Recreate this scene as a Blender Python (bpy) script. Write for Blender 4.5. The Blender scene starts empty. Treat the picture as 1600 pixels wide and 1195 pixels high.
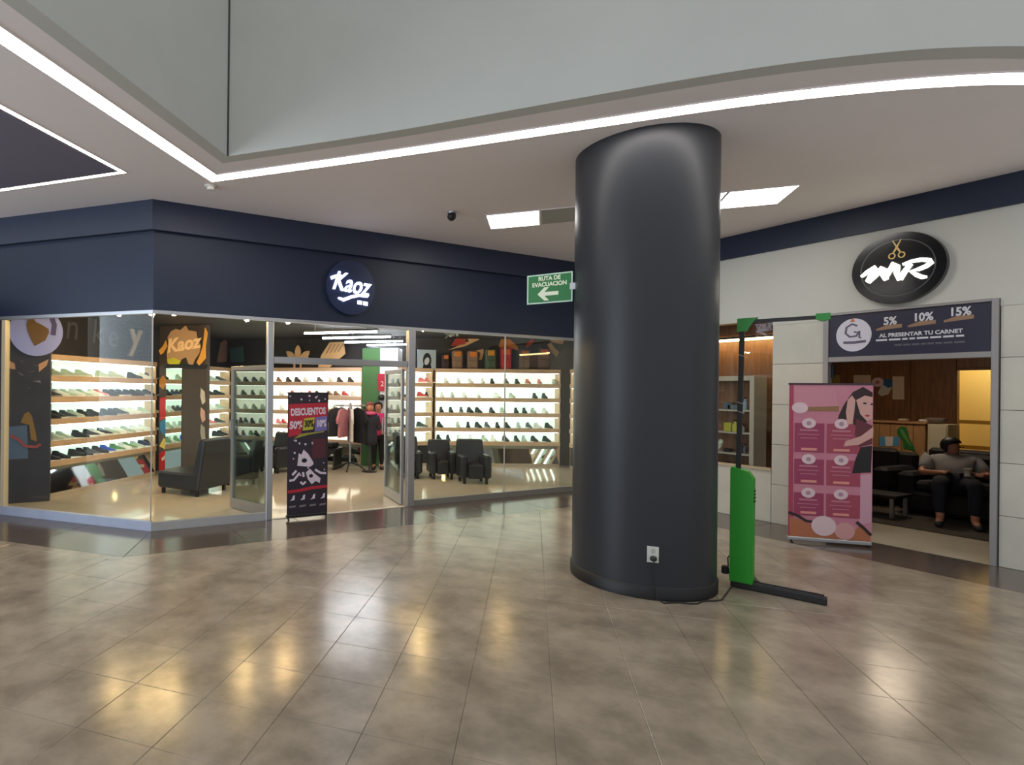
import bpy, bmesh, math, random
from mathutils import Vector, Matrix
R = random.Random(7)
SC = bpy.context.scene
COL = SC.collection
S2 = 2 ** -.5

# ------------------------------------------------------------ camera
F, CX, CY, ROLL, H = 877., 520., 608.1, .0102, 1.7
HEAD = math.radians(25.5)
FW = Vector((math.sin(HEAD), math.cos(HEAD), 0))
RT = Vector((math.cos(HEAD), -math.sin(HEAD), 0))
UP = Vector((0, 0, 1))
cam = bpy.data.cameras.new('camera')
camo = bpy.data.objects.new('camera', cam)
COL.objects.link(camo)
SC.camera = camo
cam.sensor_width = 36
cam.lens = F / 1600 * 36
cam.shift_x = (800 - CX) / 1600
cam.shift_y = (CY - 597.5) / 1600
cam.clip_start = .05
_cr, _sr = math.cos(ROLL), math.sin(ROLL)
_x = RT * _cr + UP * _sr
_y = UP * _cr - RT * _sr
_m = Matrix((_x, _y, -FW)).transposed().to_4x4()
_m.translation = (0, 0, H)
camo.matrix_world = _m

# ------------------------------------------------------------ world, exposure
w = bpy.data.worlds.new('world')
SC.world = w
w.use_nodes = True
_bg = w.node_tree.nodes['Background']
_bg.inputs[0].default_value = (.93, .97, 1.0, 1)
_bg.inputs[1].default_value = .62
_al = bpy.data.lights.new('daylight', 'AREA')      # cool daylight from the bright end of the mall on the left
_al.shape = 'RECTANGLE'
_al.size, _al.size_y = 5.0, 3.2
_al.energy = 260
_al.color = (.72, .86, 1.0)
_alo = bpy.data.objects.new('daylight', _al)
COL.objects.link(_alo)
_alo.location = (-7.5, 4.6, 2.2)
_alo.rotation_euler = (math.radians(90), 0, math.radians(-90))
SC.view_settings.view_transform = 'Standard'
SC.view_settings.look = 'None'
SC.view_settings.gamma = 1
SC.view_settings.exposure = 0.12
SC.view_settings.use_curve_mapping = False


# ------------------------------------------------------------ survey helpers (metric positions on known planes)
def ray(x, y):
    u, v = (x - CX) / F, (y - CY) / F
    a = u * _cr + v * _sr
    b = -u * _sr + v * _cr
    return FW + RT * a - UP * b


def onz(x, y, z=0.):
    d = ray(x, y)
    return Vector((0, 0, H)) + d * ((z - H) / d.z)


def onpl(x, y, p, n):
    d = ray(x, y)
    n = Vector(n)
    o = Vector((0, 0, H))
    return o + d * ((Vector(p) - o).dot(n) / d.dot(n))


def deep(x, y, d):
    return Vector((0, 0, H)) + ray(x, y) * d


# ------------------------------------------------------------ materials
MATS = {}


def lin(c):
    return tuple(((v / 255 / 12.92) if v / 255 <= .04045 else ((v / 255 + .055) / 1.055) ** 2.4) for v in c) + (1,)


def mat(name, rgb, rough=.5, metal=0., emit=0., var=0., scale=8., bump=0., rand=0., spec=.5, rgb2=None, stretch=None, world=False):
    if name in MATS:
        return MATS[name]
    m = bpy.data.materials.new(name)
    m.use_nodes = True
    nt = m.node_tree
    b = nt.nodes['Principled BSDF']
    c = lin(rgb)
    b.inputs['Base Color'].default_value = c
    b.inputs['Roughness'].default_value = rough
    b.inputs['Metallic'].default_value = metal
    b.inputs['Specular IOR Level'].default_value = spec
    if emit:
        b.inputs['Emission Color'].default_value = c
        b.inputs['Emission Strength'].default_value = emit
    if var or bump or rand:
        tc = nt.nodes.new('ShaderNodeTexCoord')
        n = nt.nodes.new('ShaderNodeTexNoise')
        n.inputs['Scale'].default_value = scale
        n.inputs['Detail'].default_value = 9
        n.inputs['Roughness'].default_value = .62
        src = tc.outputs['Object']
        if world:
            src = nt.nodes.new('ShaderNodeNewGeometry').outputs['Position']
        if stretch:
            mp = nt.nodes.new('ShaderNodeMapping')
            mp.inputs['Scale'].default_value = stretch
            nt.links.new(src, mp.inputs[0])
            src = mp.outputs[0]
        nt.links.new(src, n.inputs['Vector'])
        if var or rand:
            c2 = lin(rgb2) if rgb2 else tuple(v * (1 - var) for v in c[:3]) + (1,)
            mx = nt.nodes.new('ShaderNodeMix')
            mx.data_type = 'RGBA'
            mx.inputs[6].default_value = c
            mx.inputs[7].default_value = c2
            ramp = nt.nodes.new('ShaderNodeMapRange')
            ramp.inputs[1].default_value = .36
            ramp.inputs[2].default_value = .64
            nt.links.new(n.outputs['Fac'], ramp.inputs[0])
            nt.links.new(ramp.outputs[0], mx.inputs[0])
            out = mx.outputs[2]
            if rand:
                oi = nt.nodes.new('ShaderNodeObjectInfo')
                mr = nt.nodes.new('ShaderNodeMapRange')
                mr.inputs[3].default_value = 1 - rand
                mr.inputs[4].default_value = 1 + rand
                nt.links.new(oi.outputs['Random'], mr.inputs[0])
                mm = nt.nodes.new('ShaderNodeVectorMath')
                mm.operation = 'SCALE'
                nt.links.new(out, mm.inputs[0])
                nt.links.new(mr.outputs[0], mm.inputs['Scale'])
                out = mm.outputs[0]
            nt.links.new(out, b.inputs['Base Color'])
        if bump:
            bp = nt.nodes.new('ShaderNodeBump')
            bp.inputs['Strength'].default_value = bump
            bp.inputs['Distance'].default_value = .01
            nt.links.new(n.outputs['Fac'], bp.inputs['Height'])
            nt.links.new(bp.outputs[0], b.inputs['Normal'])
    MATS[name] = m
    return m


def glass(name, tint=(.93, .97, .95), refl=1.0):
    if name in MATS:
        return MATS[name]
    m = bpy.data.materials.new(name)
    m.use_nodes = True
    nt = m.node_tree
    nt.nodes.remove(nt.nodes['Principled BSDF'])
    t = nt.nodes.new('ShaderNodeBsdfTransparent')
    t.inputs[0].default_value = tint + (1,)
    g = nt.nodes.new('ShaderNodeBsdfGlossy')
    g.inputs['Roughness'].default_value = 0
    f = nt.nodes.new('ShaderNodeFresnel')
    f.inputs[0].default_value = 1.45
    mth = nt.nodes.new('ShaderNodeMath')
    mth.operation = 'MULTIPLY'
    mth.inputs[1].default_value = refl
    mx = nt.nodes.new('ShaderNodeMixShader')
    nt.links.new(f.outputs[0], mth.inputs[0])
    nt.links.new(mth.outputs[0], mx.inputs[0])
    nt.links.new(t.outputs[0], mx.inputs[1])
    nt.links.new(g.outputs[0], mx.inputs[2])
    nt.links.new(mx.outputs[0], nt.nodes['Material Output'].inputs[0])
    MATS[name] = m
    return m


M_WALL = mat('white plaster', (196, 196, 190), .7, var=.05, scale=1.2, bump=.05)
M_CEIL = mat('ceiling paint', (240, 231, 230), .75, var=.03, scale=.8)
M_TRAY = mat('violet grey ceiling panel', (116, 112, 128), .7)
M_NAVY = mat('navy fascia paint', (27, 38, 62), .45, var=.1, scale=2, spec=.4)
M_NAVY2 = mat('navy cornice paint', (36, 45, 70), .45, var=.08, scale=2)
M_STONE = mat('white stone cladding', (200, 198, 188), .45, var=.10, scale=2.5, rand=.03)
M_GROUT = mat('stone joint', (120, 118, 112), .8)
M_TILE = mat('mottled floor tile', (158, 146, 129), .2, var=.3, scale=2.6, rgb2=(126, 115, 100), rand=.03, bump=.02, world=True)
M_FGROUT = mat('floor grout', (122, 108, 94), .6, var=.1)
M_BORD = mat('dark granite border', (92, 82, 76), .16, var=.2, scale=9, rand=.03, world=True)
M_SFLOOR = mat('polished beige tile', (208, 197, 178), .08, var=.06, scale=3)
M_ALU = mat('brushed aluminium', (176, 176, 180), .35, .75)
M_ALUW = mat('white aluminium sill', (178, 186, 208), .4, var=.08, scale=4)
M_BLACK = mat('matt black', (24, 24, 26), .45)
M_PIL = mat('charcoal pillar paint', (50, 52, 57), .38, var=.06, scale=1.5, spec=.3)
M_SKIRT = mat('black skirting', (14, 14, 18), .5)
M_LED = mat('led diffuser', (255, 248, 240), .5, emit=13)
M_PANEL = mat('light panel', (255, 252, 246), .5, emit=9)
M_OFF = mat('unlit panel', (176, 176, 170), .5)
M_SDARK = mat('store dark wall', (44, 42, 46), .6, var=.2, scale=3)
M_SCEIL = mat('store black ceiling', (52, 50, 54), .7)
M_WOOD = mat('pale shelf wood', (226, 194, 162), .5, var=.18, scale=6, stretch=(1, 1, 8))
M_WASHPANEL = mat('shelf panel with baked strip wash', (224, 246, 230), .6, emit=.92)  # emission stands in for the led strips' wash; the panel is no lamp
M_WASHPANELW = mat('warm shelf panel with baked strip wash', (255, 246, 226), .6, emit=1.15)  # the same strip wash put into the panel, in a warm tone
M_SHELFW = mat('white shelf laminate', (226, 232, 226), .5)
M_STRIP = mat('shelf led strip', (255, 252, 240), .5, emit=6)
M_MIRROR = mat('mirror', (205, 212, 208), .04, 1.)
M_TUBE = mat('fluorescent tube', (245, 248, 255), .5, emit=45)
M_SPOT = mat('warm spot bulb', (255, 210, 138), .5, emit=500)
M_GREEN = mat('green paint', (30, 150, 32), .4)
M_GREENW = mat('dark green wall', (66, 112, 62), .6)
M_SWHITE = mat('store white panel', (216, 220, 232), .6)
M_SIGNLIT = mat('lit sign letters', (235, 240, 255), .5, emit=3)
M_GOLD = mat('gold scissors', (196, 166, 98), .4, .3)
M_SKIN = mat('skin', (186, 130, 102), .5)
M_HAIR = mat('dark hair', (26, 20, 18), .5)
M_LEATHER = mat('black leather', (44, 46, 52), .4, var=.15, scale=12)
M_GLASS = glass('storefront glass', (.95, .975, .965), .2)
M_GLASS2 = glass('barber window glass', (.95, .96, .95), .6)
M_GLASS3 = glass('door leaf glass', (.84, .93, .9), .8)
M_WALN = mat('walnut wall panelling', (134, 92, 60), .45, var=.35, scale=5, stretch=(6, 6, .6))
M_OAK = mat('reception oak', (186, 140, 92), .5, var=.25, scale=5, stretch=(6, 6, .6))
M_YEL = mat('yellow wall', (232, 208, 132), .6)
M_SOFA = mat('black sofa upholstery', (30, 26, 28), .7, var=.3, scale=10)
M_RUG = mat('dark rug', (74, 66, 56), .95, var=.5, scale=30, bump=.4)


# ------------------------------------------------------------ mesh building
class MB:
    def __init__(self):
        self.v, self.f, self.sm = [], [], []

    def add(self, vs, fs, smooth=False):
        o = len(self.v)
        self.v += [Vector(p) for p in vs]
        self.f += [tuple(i + o for i in f) for f in fs]
        self.sm += [smooth] * len(fs)
        return self

    def box(self, c, s, u=None, ch=0.):
        """box centre c, size s (along u, perpendicular, z); ch = chamfer of the vertical and top edges"""
        c = Vector(c)
        u = Vector(u).normalized() if u else Vector((1, 0, 0))
        n = Vector((-u.y, u.x, 0))
        hx, hy, hz = s[0] / 2, s[1] / 2, s[2] / 2
        if ch <= 0:
            vs = [c + u * (a * hx) + n * (b * hy) + UP * (z * hz) for z in (-1, 1) for a, b in ((-1, -1), (1, -1), (1, 1), (-1, 1))]
            return self.add(vs, [(3, 2, 1, 0), (4, 5, 6, 7), (0, 1, 5, 4), (1, 2, 6, 5), (2, 3, 7, 6), (3, 0, 4, 7)])
        ch = min(ch, hx * .9, hy * .9, hz * .9)

        def ring(x, y, z):
            return [c + u * a + n * b + UP * z for a, b in ((-x + ch, -y), (x - ch, -y), (x, -y + ch), (x, y - ch), (x - ch, y), (-x + ch, y), (-x, y - ch), (-x, -y + ch))]
        k = ch * .7
        rs = [ring(hx - k, hy - k, -hz), ring(hx, hy, -hz + ch), ring(hx, hy, hz - ch), ring(hx - k, hy - k, hz)]
        vs = sum(rs, [])
        fs = [tuple(range(7, -1, -1)), tuple(range(24, 32))]
        for r in range(3):
            for i in range(8):
                j = (i + 1) % 8
                fs.append((r * 8 + i, r * 8 + j, r * 8 + 8 + j, r * 8 + 8 + i))
        return self.add(vs, fs)

    def bar(self, a, b, wd, ht=None, up=UP):
        a, b = Vector(a), Vector(b)
        t = (b - a).normalized()
        up = Vector(up)
        if abs(t.dot(up)) > .98:
            up = Vector((1, 0, 0))
        s = t.cross(up).normalized() * (wd / 2)
        q = s.cross(t).normalized() * ((ht or wd) / 2)
        vs = [p + x for p in (a, b) for x in (-s - q, s - q, s + q, -s + q)]
        return self.add(vs, [(3, 2, 1, 0), (4, 5, 6, 7), (0, 1, 5, 4), (1, 2, 6, 5), (2, 3, 7, 6), (3, 0, 4, 7)])

    def tube(self, pts, r, n=8, cap=True):
        pts = [Vector(p) for p in pts]
        rs = r if isinstance(r, (list, tuple)) else [r] * len(pts)
        vs, fs = [], []
        up = None
        for i, p in enumerate(pts):
            t = (pts[min(i + 1, len(pts) - 1)] - pts[max(i - 1, 0)]).normalized()
            if up is None:
                up = Vector((0, 0, 1)) if abs(t.z) < .9 else Vector((1, 0, 0))
            s = t.cross(up).normalized()
            up = s.cross(t).normalized()
            for k in range(n):
                an = 2 * math.pi * k / n
                vs.append(p + (s * math.cos(an) + up * math.sin(an)) * rs[i])
        for i in range(len(pts) - 1):
            for k in range(n):
                j = (k + 1) % n
                fs.append((i * n + k, i * n + j, (i + 1) * n + j, (i + 1) * n + k))
        self.add(vs, fs, True)
        if cap:
            self.add(vs[:n], [tuple(range(n - 1, -1, -1))])
            self.add(vs[-n:], [tuple(range(n))])
        return self

    def lathe(self, c, prof, n=24, smooth=True):
        c = Vector(c)
        vs, fs = [], []
        for r, z in prof:
            for k in range(n):
                a = 2 * math.pi * k / n
                vs.append(c + Vector((r * math.cos(a), r * math.sin(a), z)))
        for i in range(len(prof) - 1):
            for k in range(n):
                j = (k + 1) % n
                fs.append((i * n + k, i * n + j, (i + 1) * n + j, (i + 1) * n + k))
        self.add(vs, fs, smooth)
        self.add(vs[:n], [tuple(range(n - 1, -1, -1))])
        self.add(vs[-n:], [tuple(range(n))])
        return self

    def slab(self, poly, z0, z1):
        """vertical prism over a plan polygon (counter-clockwise)"""
        n = len(poly)
        a = sum(poly[i][0] * poly[(i + 1) % n][1] - poly[(i + 1) % n][0] * poly[i][1] for i in range(n))
        if a < 0:
            poly = poly[::-1]
        vs = [(p[0], p[1], z0) for p in poly] + [(p[0], p[1], z1) for p in poly]
        fs = [tuple(range(n - 1, -1, -1)), tuple(range(n, 2 * n))]
        fs += [(i, (i + 1) % n, n + (i + 1) % n, n + i) for i in range(n)]
        return self.add(vs, fs)

    def face(self, fr, pts, t=.003, off=0.):
        """thin print/plate on a frame: pts are (a, b) on the frame"""
        n = len(pts)
        a = sum(pts[i][0] * pts[(i + 1) % n][1] - pts[(i + 1) % n][0] * pts[i][1] for i in range(n))
        if a < 0:
            pts = pts[::-1]
        vs = [fr.p(x, y, off) for x, y in pts] + [fr.p(x, y, off + t) for x, y in pts]
        fs = [tuple(range(n - 1, -1, -1)), tuple(range(n, 2 * n))]
        fs += [(i, (i + 1) % n, n + (i + 1) % n, n + i) for i in range(n)]
        return self.add(vs, fs)

    def ell(self, fr, c, rx, ry, t=.003, off=0., n=20, rot=0.):
        pts = []
        for k in range(n):
            a = 2 * math.pi * k / n
            x, y = rx * math.cos(a), ry * math.sin(a)
            pts.append((c[0] + x * math.cos(rot) - y * math.sin(rot), c[1] + x * math.sin(rot) + y * math.cos(rot)))
        return self.face(fr, pts, t, off)

    def stroke(self, fr, pts, wd, t=.003, off=0.):
        """a flat ribbon stroke through the points"""
        pts = [Vector((p[0], p[1])) for p in pts]
        L, Rr = [], []
        for i, p in enumerate(pts):
            d = (pts[min(i + 1, len(pts) - 1)] - pts[max(i - 1, 0)]).normalized()
            nn = Vector((-d.y, d.x)) * (wd / 2 if not isinstance(wd, (list, tuple)) else wd[i] / 2)
            L.append(p + nn)
            Rr.append(p - nn)
        for i in range(len(pts) - 1):
            self.face(fr, [tuple(Rr[i]), tuple(Rr[i + 1]), tuple(L[i + 1]), tuple(L[i])], t, off)
        return self

    def ball(self, c, r, n=12, m=8, s=(1, 1, 1)):
        c = Vector(c)
        vs, fs = [], []
        for i in range(1, m):
            th = math.pi * i / m
            for k in range(n):
                a = 2 * math.pi * k / n
                vs.append(c + Vector((r * s[0] * math.sin(th) * math.cos(a), r * s[1] * math.sin(th) * math.sin(a), r * s[2] * math.cos(th))))
        vs += [c + Vector((0, 0, r * s[2])), c - Vector((0, 0, r * s[2]))]
        for i in range(m - 2):
            for k in range(n):
                j = (k + 1) % n
                fs.append((i * n + k, (i + 1) * n + k, (i + 1) * n + j, i * n + j))
        q = (m - 1) * n
        for k in range(n):
            j = (k + 1) % n
            fs.append((q, k, j))
            fs.append((q + 1, (m - 2) * n + j, (m - 2) * n + k))
        return self.add(vs, fs, True)


class Fr:
    def __init__(self, o, u, v=UP):
        self.o, self.u, self.v = Vector(o), Vector(u).normalized(), Vector(v).normalized()
        self.n = self.u.cross(self.v).normalized()

    def p(self, a, b, c=0.):
        return self.o + self.u * a + self.v * b + self.n * c


def tag(o, label=None, cat=None, group=None, kind=None):
    if label:
        o['label'] = label
    if cat:
        o['category'] = cat
    if group:
        o['group'] = group
    if kind:
        o['kind'] = kind
    return o


def wpos(o):
    p = Vector((0, 0, 0))
    while o is not None:
        p += o.location
        o = o.parent
    return p


def obj(name, mb, m, parent=None, label=None, kind=None):
    off = wpos(parent) if parent is not None else Vector((0, 0, 0))
    me = bpy.data.meshes.new(name)
    if parent is None:
        lo = [min(v[i] for v in mb.v) for i in range(3)]
        hi = [max(v[i] for v in mb.v) for i in range(3)]
        off = Vector(((lo[0] + hi[0]) / 2, (lo[1] + hi[1]) / 2, lo[2]))
    me.from_pydata([tuple(v - off) for v in mb.v], [], mb.f)
    me.polygons.foreach_set('use_smooth', mb.sm)
    me.materials.append(m)
    me.update()
    o = bpy.data.objects.new(name, me)
    COL.objects.link(o)
    if parent is not None:
        o.parent = parent
    else:
        o.location = off
    if label:
        o['label'] = label
    if kind:
        o['kind'] = kind
    return o


def struct(name, mb, m, label, cat, parent=None):
    o = obj(name, mb, m, parent)
    return tag(o, label, cat, None, 'structure')


def thing(name, label, cat, loc=(0, 0, 0), group=None, kind=None):
    o = bpy.data.objects.new(name, None)
    COL.objects.link(o)
    o.empty_display_size = .1
    o.location = loc
    return tag(o, label, cat, group, kind)


def dup(root, loc, rz=0., label=None):
    r = root.copy()
    COL.objects.link(r)
    r.location = loc
    r.rotation_euler = (0, 0, rz)
    if label:
        r['label'] = label
    for ch in list(root.children):
        c = ch.copy()
        COL.objects.link(c)
        c.parent = r
        for g in ch.children:
            d = g.copy()
            COL.objects.link(d)
            d.parent = c
    return r


def text(name, s, fr, c, size, m, parent, t=.004, off=.002, shear=0., bold=0., rot=0., sx=1., align='CENTER', label=None):
    cu = bpy.data.curves.new('lettering', 'FONT')
    cu.body = s
    cu.size = size
    cu.align_x = align
    cu.align_y = 'CENTER'
    cu.shear = shear
    cu.offset = bold
    cu.resolution_u = 3
    to = bpy.data.objects.new('lettering', cu)
    COL.objects.link(to)
    bpy.context.view_layer.update()
    me0 = bpy.data.meshes.new_from_object(to)
    bpy.data.objects.remove(to)
    bm = bmesh.new()
    bm.from_mesh(me0)
    r = bmesh.ops.extrude_face_region(bm, geom=bm.faces[:])
    for v in r['geom']:
        if isinstance(v, bmesh.types.BMVert):
            v.co.z += t
    bm.verts.ensure_lookup_table()
    mb = MB()
    cr, sr = math.cos(rot), math.sin(rot)
    mb.v = [fr.p(c[0] + v.co.x * sx * cr - v.co.y * sr, c[1] + v.co.x * sx * sr + v.co.y * cr, off + v.co.z) for v in bm.verts]
    mb.f = [tuple(v.index for v in f.verts) for f in bm.faces]
    mb.sm = [False] * len(mb.f)
    bm.free()
    bpy.data.meshes.remove(me0)
    return obj(name, mb, m, parent, label)


ORD = ['first', 'second', 'third', 'fourth', 'fifth', 'sixth', 'seventh', 'eighth', 'ninth', 'tenth', 'eleventh', 'twelfth', 'thirteenth', 'fourteenth', 'fifteenth', 'sixteenth']
DA = Vector((S2, S2, 0))      # the tile grid's two directions
DB = Vector((S2, -S2, 0))
DX = Vector((1, 0, 0))
DY = Vector((0, 1, 0))

# key plan figures (metres)
YS, XR, ZC = 6.9, 8.42, 3.9           # shop front plane, right wall plane, ceiling height
SCN = Vector((.93, YS, 0))            # shop corner
ZG, ZF = 2.61, 3.55                   # glass head, fascia top
DL = Vector((-S2, S2, 0))             # left shop face runs this way from the corner


def clip(poly, p, n):
    """keep the part of a plan polygon where (q-p).n <= 0"""
    out = []
    for i in range(len(poly)):
        a, b = poly[i], poly[(i + 1) % len(poly)]
        da = (a[0] - p[0]) * n[0] + (a[1] - p[1]) * n[1]
        db = (b[0] - p[0]) * n[0] + (b[1] - p[1]) * n[1]
        if da <= 0:
            out.append(a)
        if (da < 0 < db) or (db < 0 < da):
            t = da / (da - db)
            out.append((a[0] + (b[0] - a[0]) * t, a[1] + (b[1] - a[1]) * t))
    return out


def area(poly):
    return abs(sum(poly[i][0] * poly[(i + 1) % len(poly)][1] - poly[(i + 1) % len(poly)][0] * poly[i][1] for i in range(len(poly)))) / 2 if len(poly) > 2 else 0


def project(P):
    q = Vector(P) - Vector((0, 0, H))
    z = q.dot(FW)
    if z < .05:
        return None
    a, b = q.dot(RT) / z, -q.z / z
    return CX + F * (a * _cr - b * _sr), CY + F * (a * _sr + b * _cr)


# ------------------------------------------------------------ floor
floor = struct('floor', MB().slab([(-3, -.9), (XR, -.9), (XR, YS + .02), (SCN.x, YS + .02), (-3, YS + SCN.x + 3.02)], -.12, -.004), M_FGROUT,
               'mall floor of mottled beige tiles with a dark granite border', 'floor')
TS, GAP = .45, .002
tile_me = None
BW = .94      # border width
LB = (SCN.x + SCN.y) - BW * math.sqrt(2)      # x + y of the left border's outer edge


def in_frame(poly, m=420):
    ok = False
    for p in poly:
        q = project((p[0], p[1], 0))
        if q is None:
            continue
        if -m < q[0] < 1600 + m and -m < q[1] < 1195 + m:
            ok = True
    return ok


def mall(poly):
    """clip a tile to the mall floor inside the border: list of pieces"""
    poly = clip(poly, (XR - BW, 0), (1, 0))
    if area(poly) < 1e-3:
        return []
    yl = YS - BW
    if all(p[1] <= yl + 1e-6 for p in poly) or all(p[0] + p[1] <= LB + 1e-6 for p in poly):
        return [poly]
    a = clip(poly, (0, yl), (0, 1))
    b = clip(clip(poly, (0, yl), (0, -1)), (LB, 0), (1, 1))
    return [q for q in (a, b) if area(q) > 2e-3]


pieces = []
for i in range(-14, 30):
    for j in range(-22, 22):
        a0, b0 = 2.67 + i * TS, -1.225 + j * TS
        cs = [(a0 + GAP / 2, b0 + GAP / 2), (a0 + TS - GAP / 2, b0 + GAP / 2), (a0 + TS - GAP / 2, b0 + TS - GAP / 2), (a0 + GAP / 2, b0 + TS - GAP / 2)]
        poly = [((a + b) * S2, (a - b) * S2) for a, b in cs]
        full = TS * TS * .97
        for q in mall(poly):
            if in_frame(q):
                pieces.append((q, area(q) > full))


def put_piece(name, q, m, parent, z0, z1, whole=False):
    global tile_me
    c = Vector((sum(p[0] for p in q) / len(q), sum(p[1] for p in q) / len(q), z0))
    off = wpos(parent)
    if whole and tile_me is not None:
        o = bpy.data.objects.new(name, tile_me)
        o.location = c - off
        o.parent = parent
        COL.objects.link(o)
        return o
    e = .0015
    cc = [(c.x + (p[0] - c.x) * (1 - e * 6), c.y + (p[1] - c.y) * (1 - e * 6)) for p in q]
    me = bpy.data.meshes.new(name)
    n = len(q)
    qq = q
    ar = sum(q[i][0] * q[(i + 1) % n][1] - q[(i + 1) % n][0] * q[i][1] for i in range(n))
    if ar < 0:
        qq, cc = q[::-1], cc[::-1]
    vs = [(p[0] - c.x, p[1] - c.y, 0) for p in qq] + [(p[0] - c.x, p[1] - c.y, z1 - z0 - e) for p in qq] + [(p[0] - c.x, p[1] - c.y, z1 - z0) for p in cc]
    fs = [tuple(range(2 * n, 3 * n))]
    for k in range(2):
        fs += [(k * n + i, k * n + (i + 1) % n, (k + 1) * n + (i + 1) % n, (k + 1) * n + i) for i in range(n)]
    me.from_pydata(vs, [], fs)
    me.materials.append(m)
    o = bpy.data.objects.new(name, me)
    o.location = c - off
    o.parent = parent
    COL.objects.link(o)
    if whole:
        tile_me = me
    return o


pieces.sort(key=lambda t: Vector((sum(p[0] for p in t[0]) / len(t[0]), sum(p[1] for p in t[0]) / len(t[0]))).length)
for q, whole in pieces[:300]:
    put_piece('tile', q, M_TILE, floor, -.004, 0, whole)
if len(pieces) > 300:
    mb = MB()
    for q, _ in pieces[300:]:
        mb.slab(q, -.004, 0)
    obj('tile', mb, M_TILE, floor, 'far floor tiles', 'stuff')
# granite border slabs along the shop front, the left shop face and the right wall
OC = Vector((SCN.x - BW * math.tan(math.radians(22.5)), YS - BW, 0))
x = SCN.x
while x < XR - .01:
    x1 = min(x + .9, XR)
    q = [(x + .001, YS - BW), (x1 - .001, YS - BW), (x1 - .001, YS), (x + .001, YS)]
    if x == SCN.x:
        q[0] = (OC.x + .001, OC.y)
    put_piece('border_slab', q, M_BORD, floor, -.004, .0002)
    x = x1
for i in range(5):
    a0, a1 = i * .9, (i + 1) * .9
    q = [SCN + DL * (a0 + .001), SCN + DL * (a1 - .001), SCN + DL * (a1 - .001) - DA * BW, SCN + DL * (a0 + .001) - DA * BW]
    if i == 0:
        q[3] = OC + DL * .001
    put_piece('border_slab', [(p.x, p.y) for p in q], M_BORD, floor, -.004, .0002)
y = YS - BW
while y > -.3:
    y1 = y - .9
    q = [(XR - BW, y1 + .002), (XR, y1 + .002), (XR, y - .002), (XR - BW, y - .002)]
    put_piece('border_slab', q, M_BORD, floor, -.004, .0002)
    y = y1

# ------------------------------------------------------------ mall ceiling, atrium bulkhead
def smooth(pts, k, n=4):
    out = list(pts[:k])
    for i in range(k, len(pts) - 1):
        p0, p1, p2 = Vector(pts[i - 1 if i > k else i]), Vector(pts[i]), Vector(pts[i + 1])
        p3 = Vector(pts[min(i + 2, len(pts) - 1)])
        for j in range(n):
            u_ = j / n
            q = .5 * ((2 * p1) + (p2 - p0) * u_ + (2 * p0 - 5 * p1 + 4 * p2 - p3) * u_ ** 2 + (3 * p1 - p0 - 3 * p2 + p3) * u_ ** 3)
            out.append((q.x, q.y))
    return out + [pts[-1]]


EDGE = [(-6.0, -2.11), (1.37, 5.26), (2.436, 4.18), (3.39, 3.10), (3.96, 2.46), (4.36, 2.06), (4.80, 1.70), (5.11, 1.50), (5.45, 1.32), (6.0, 1.08), (6.7, .84), (7.5, .62), (8.6, .40)]
EDGE = smooth(EDGE, 1)
ceil = struct('ceiling', MB().slab([(-7, -2.11)] + EDGE + [(8.6, 8), (8.6, 14), (-7, 14)], ZC, ZC + .12), M_CEIL,
              'smooth pale ceiling with inset light strips', 'ceiling')


def offset_line(pts, d):
    out = []
    for i in range(len(pts)):
        a = Vector(pts[max(i - 1, 0)])
        b = Vector(pts[min(i + 1, len(pts) - 1)])
        if 0 < i < len(pts) - 1:
            t1 = (Vector(pts[i]) - a).normalized()
            t2 = (b - Vector(pts[i])).normalized()
            n1, n2 = Vector((-t1.y, t1.x)), Vector((-t2.y, t2.x))
            n = (n1 + n2).normalized()
            n = n / max(.3, n.dot(n1))
        else:
            t = (b - a).normalized()
            n = Vector((-t.y, t.x))
        out.append(Vector(pts[i]) + n * d)
    return [(p.x, p.y) for p in out]


def band(pts, d0, d1, z0, z1):
    A, B = offset_line(pts, d0), offset_line(pts, d1)
    mb = MB()
    n = len(pts)
    vs = []
    for i in range(n):
        vs += [(A[i][0], A[i][1], z0), (B[i][0], B[i][1], z0), (B[i][0], B[i][1], z1), (A[i][0], A[i][1], z1)]
    fs = [(0, 1, 2, 3), (4 * n - 1, 4 * n - 2, 4 * n - 3, 4 * n - 4)]
    for i in range(n - 1):
        a, b = 4 * i, 4 * i + 4
        for k in range(4):
            kk = (k + 1) % 4
            fs.append((a + k, b + k, b + kk, a + kk))
    return mb.add(vs, fs)


struct('wall_atrium', band(EDGE, -.012, .12, ZC - .001, 7.6), M_WALL, 'white atrium wall rising above the mall ceiling', 'wall')
m_seam = mat('dark seam', (62, 60, 60), .8)
struct('trim_1', MB().bar((1.37, 5.236, ZC), (1.37, 5.236, 7.6), .014, .014), m_seam, 'dark seam in the corner of the atrium wall', 'trim')


def led(name, pts, d0, d1, label):
    t = thing(name, label, 'light', (pts[1][0], pts[1][1], ZC - .01))
    obj('diffuser', band(pts, d0, d1, ZC - .006, ZC - .0005), M_LED, t)
    mb = MB()
    for a, b in ((d0 - .012, d0), (d1, d1 + .012)):
        x = band(pts, a, b, ZC - .008, ZC - .0005)
        mb.add(x.v, x.f)
    obj('edge_profile', mb, M_CEIL, t)
    return t


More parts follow.
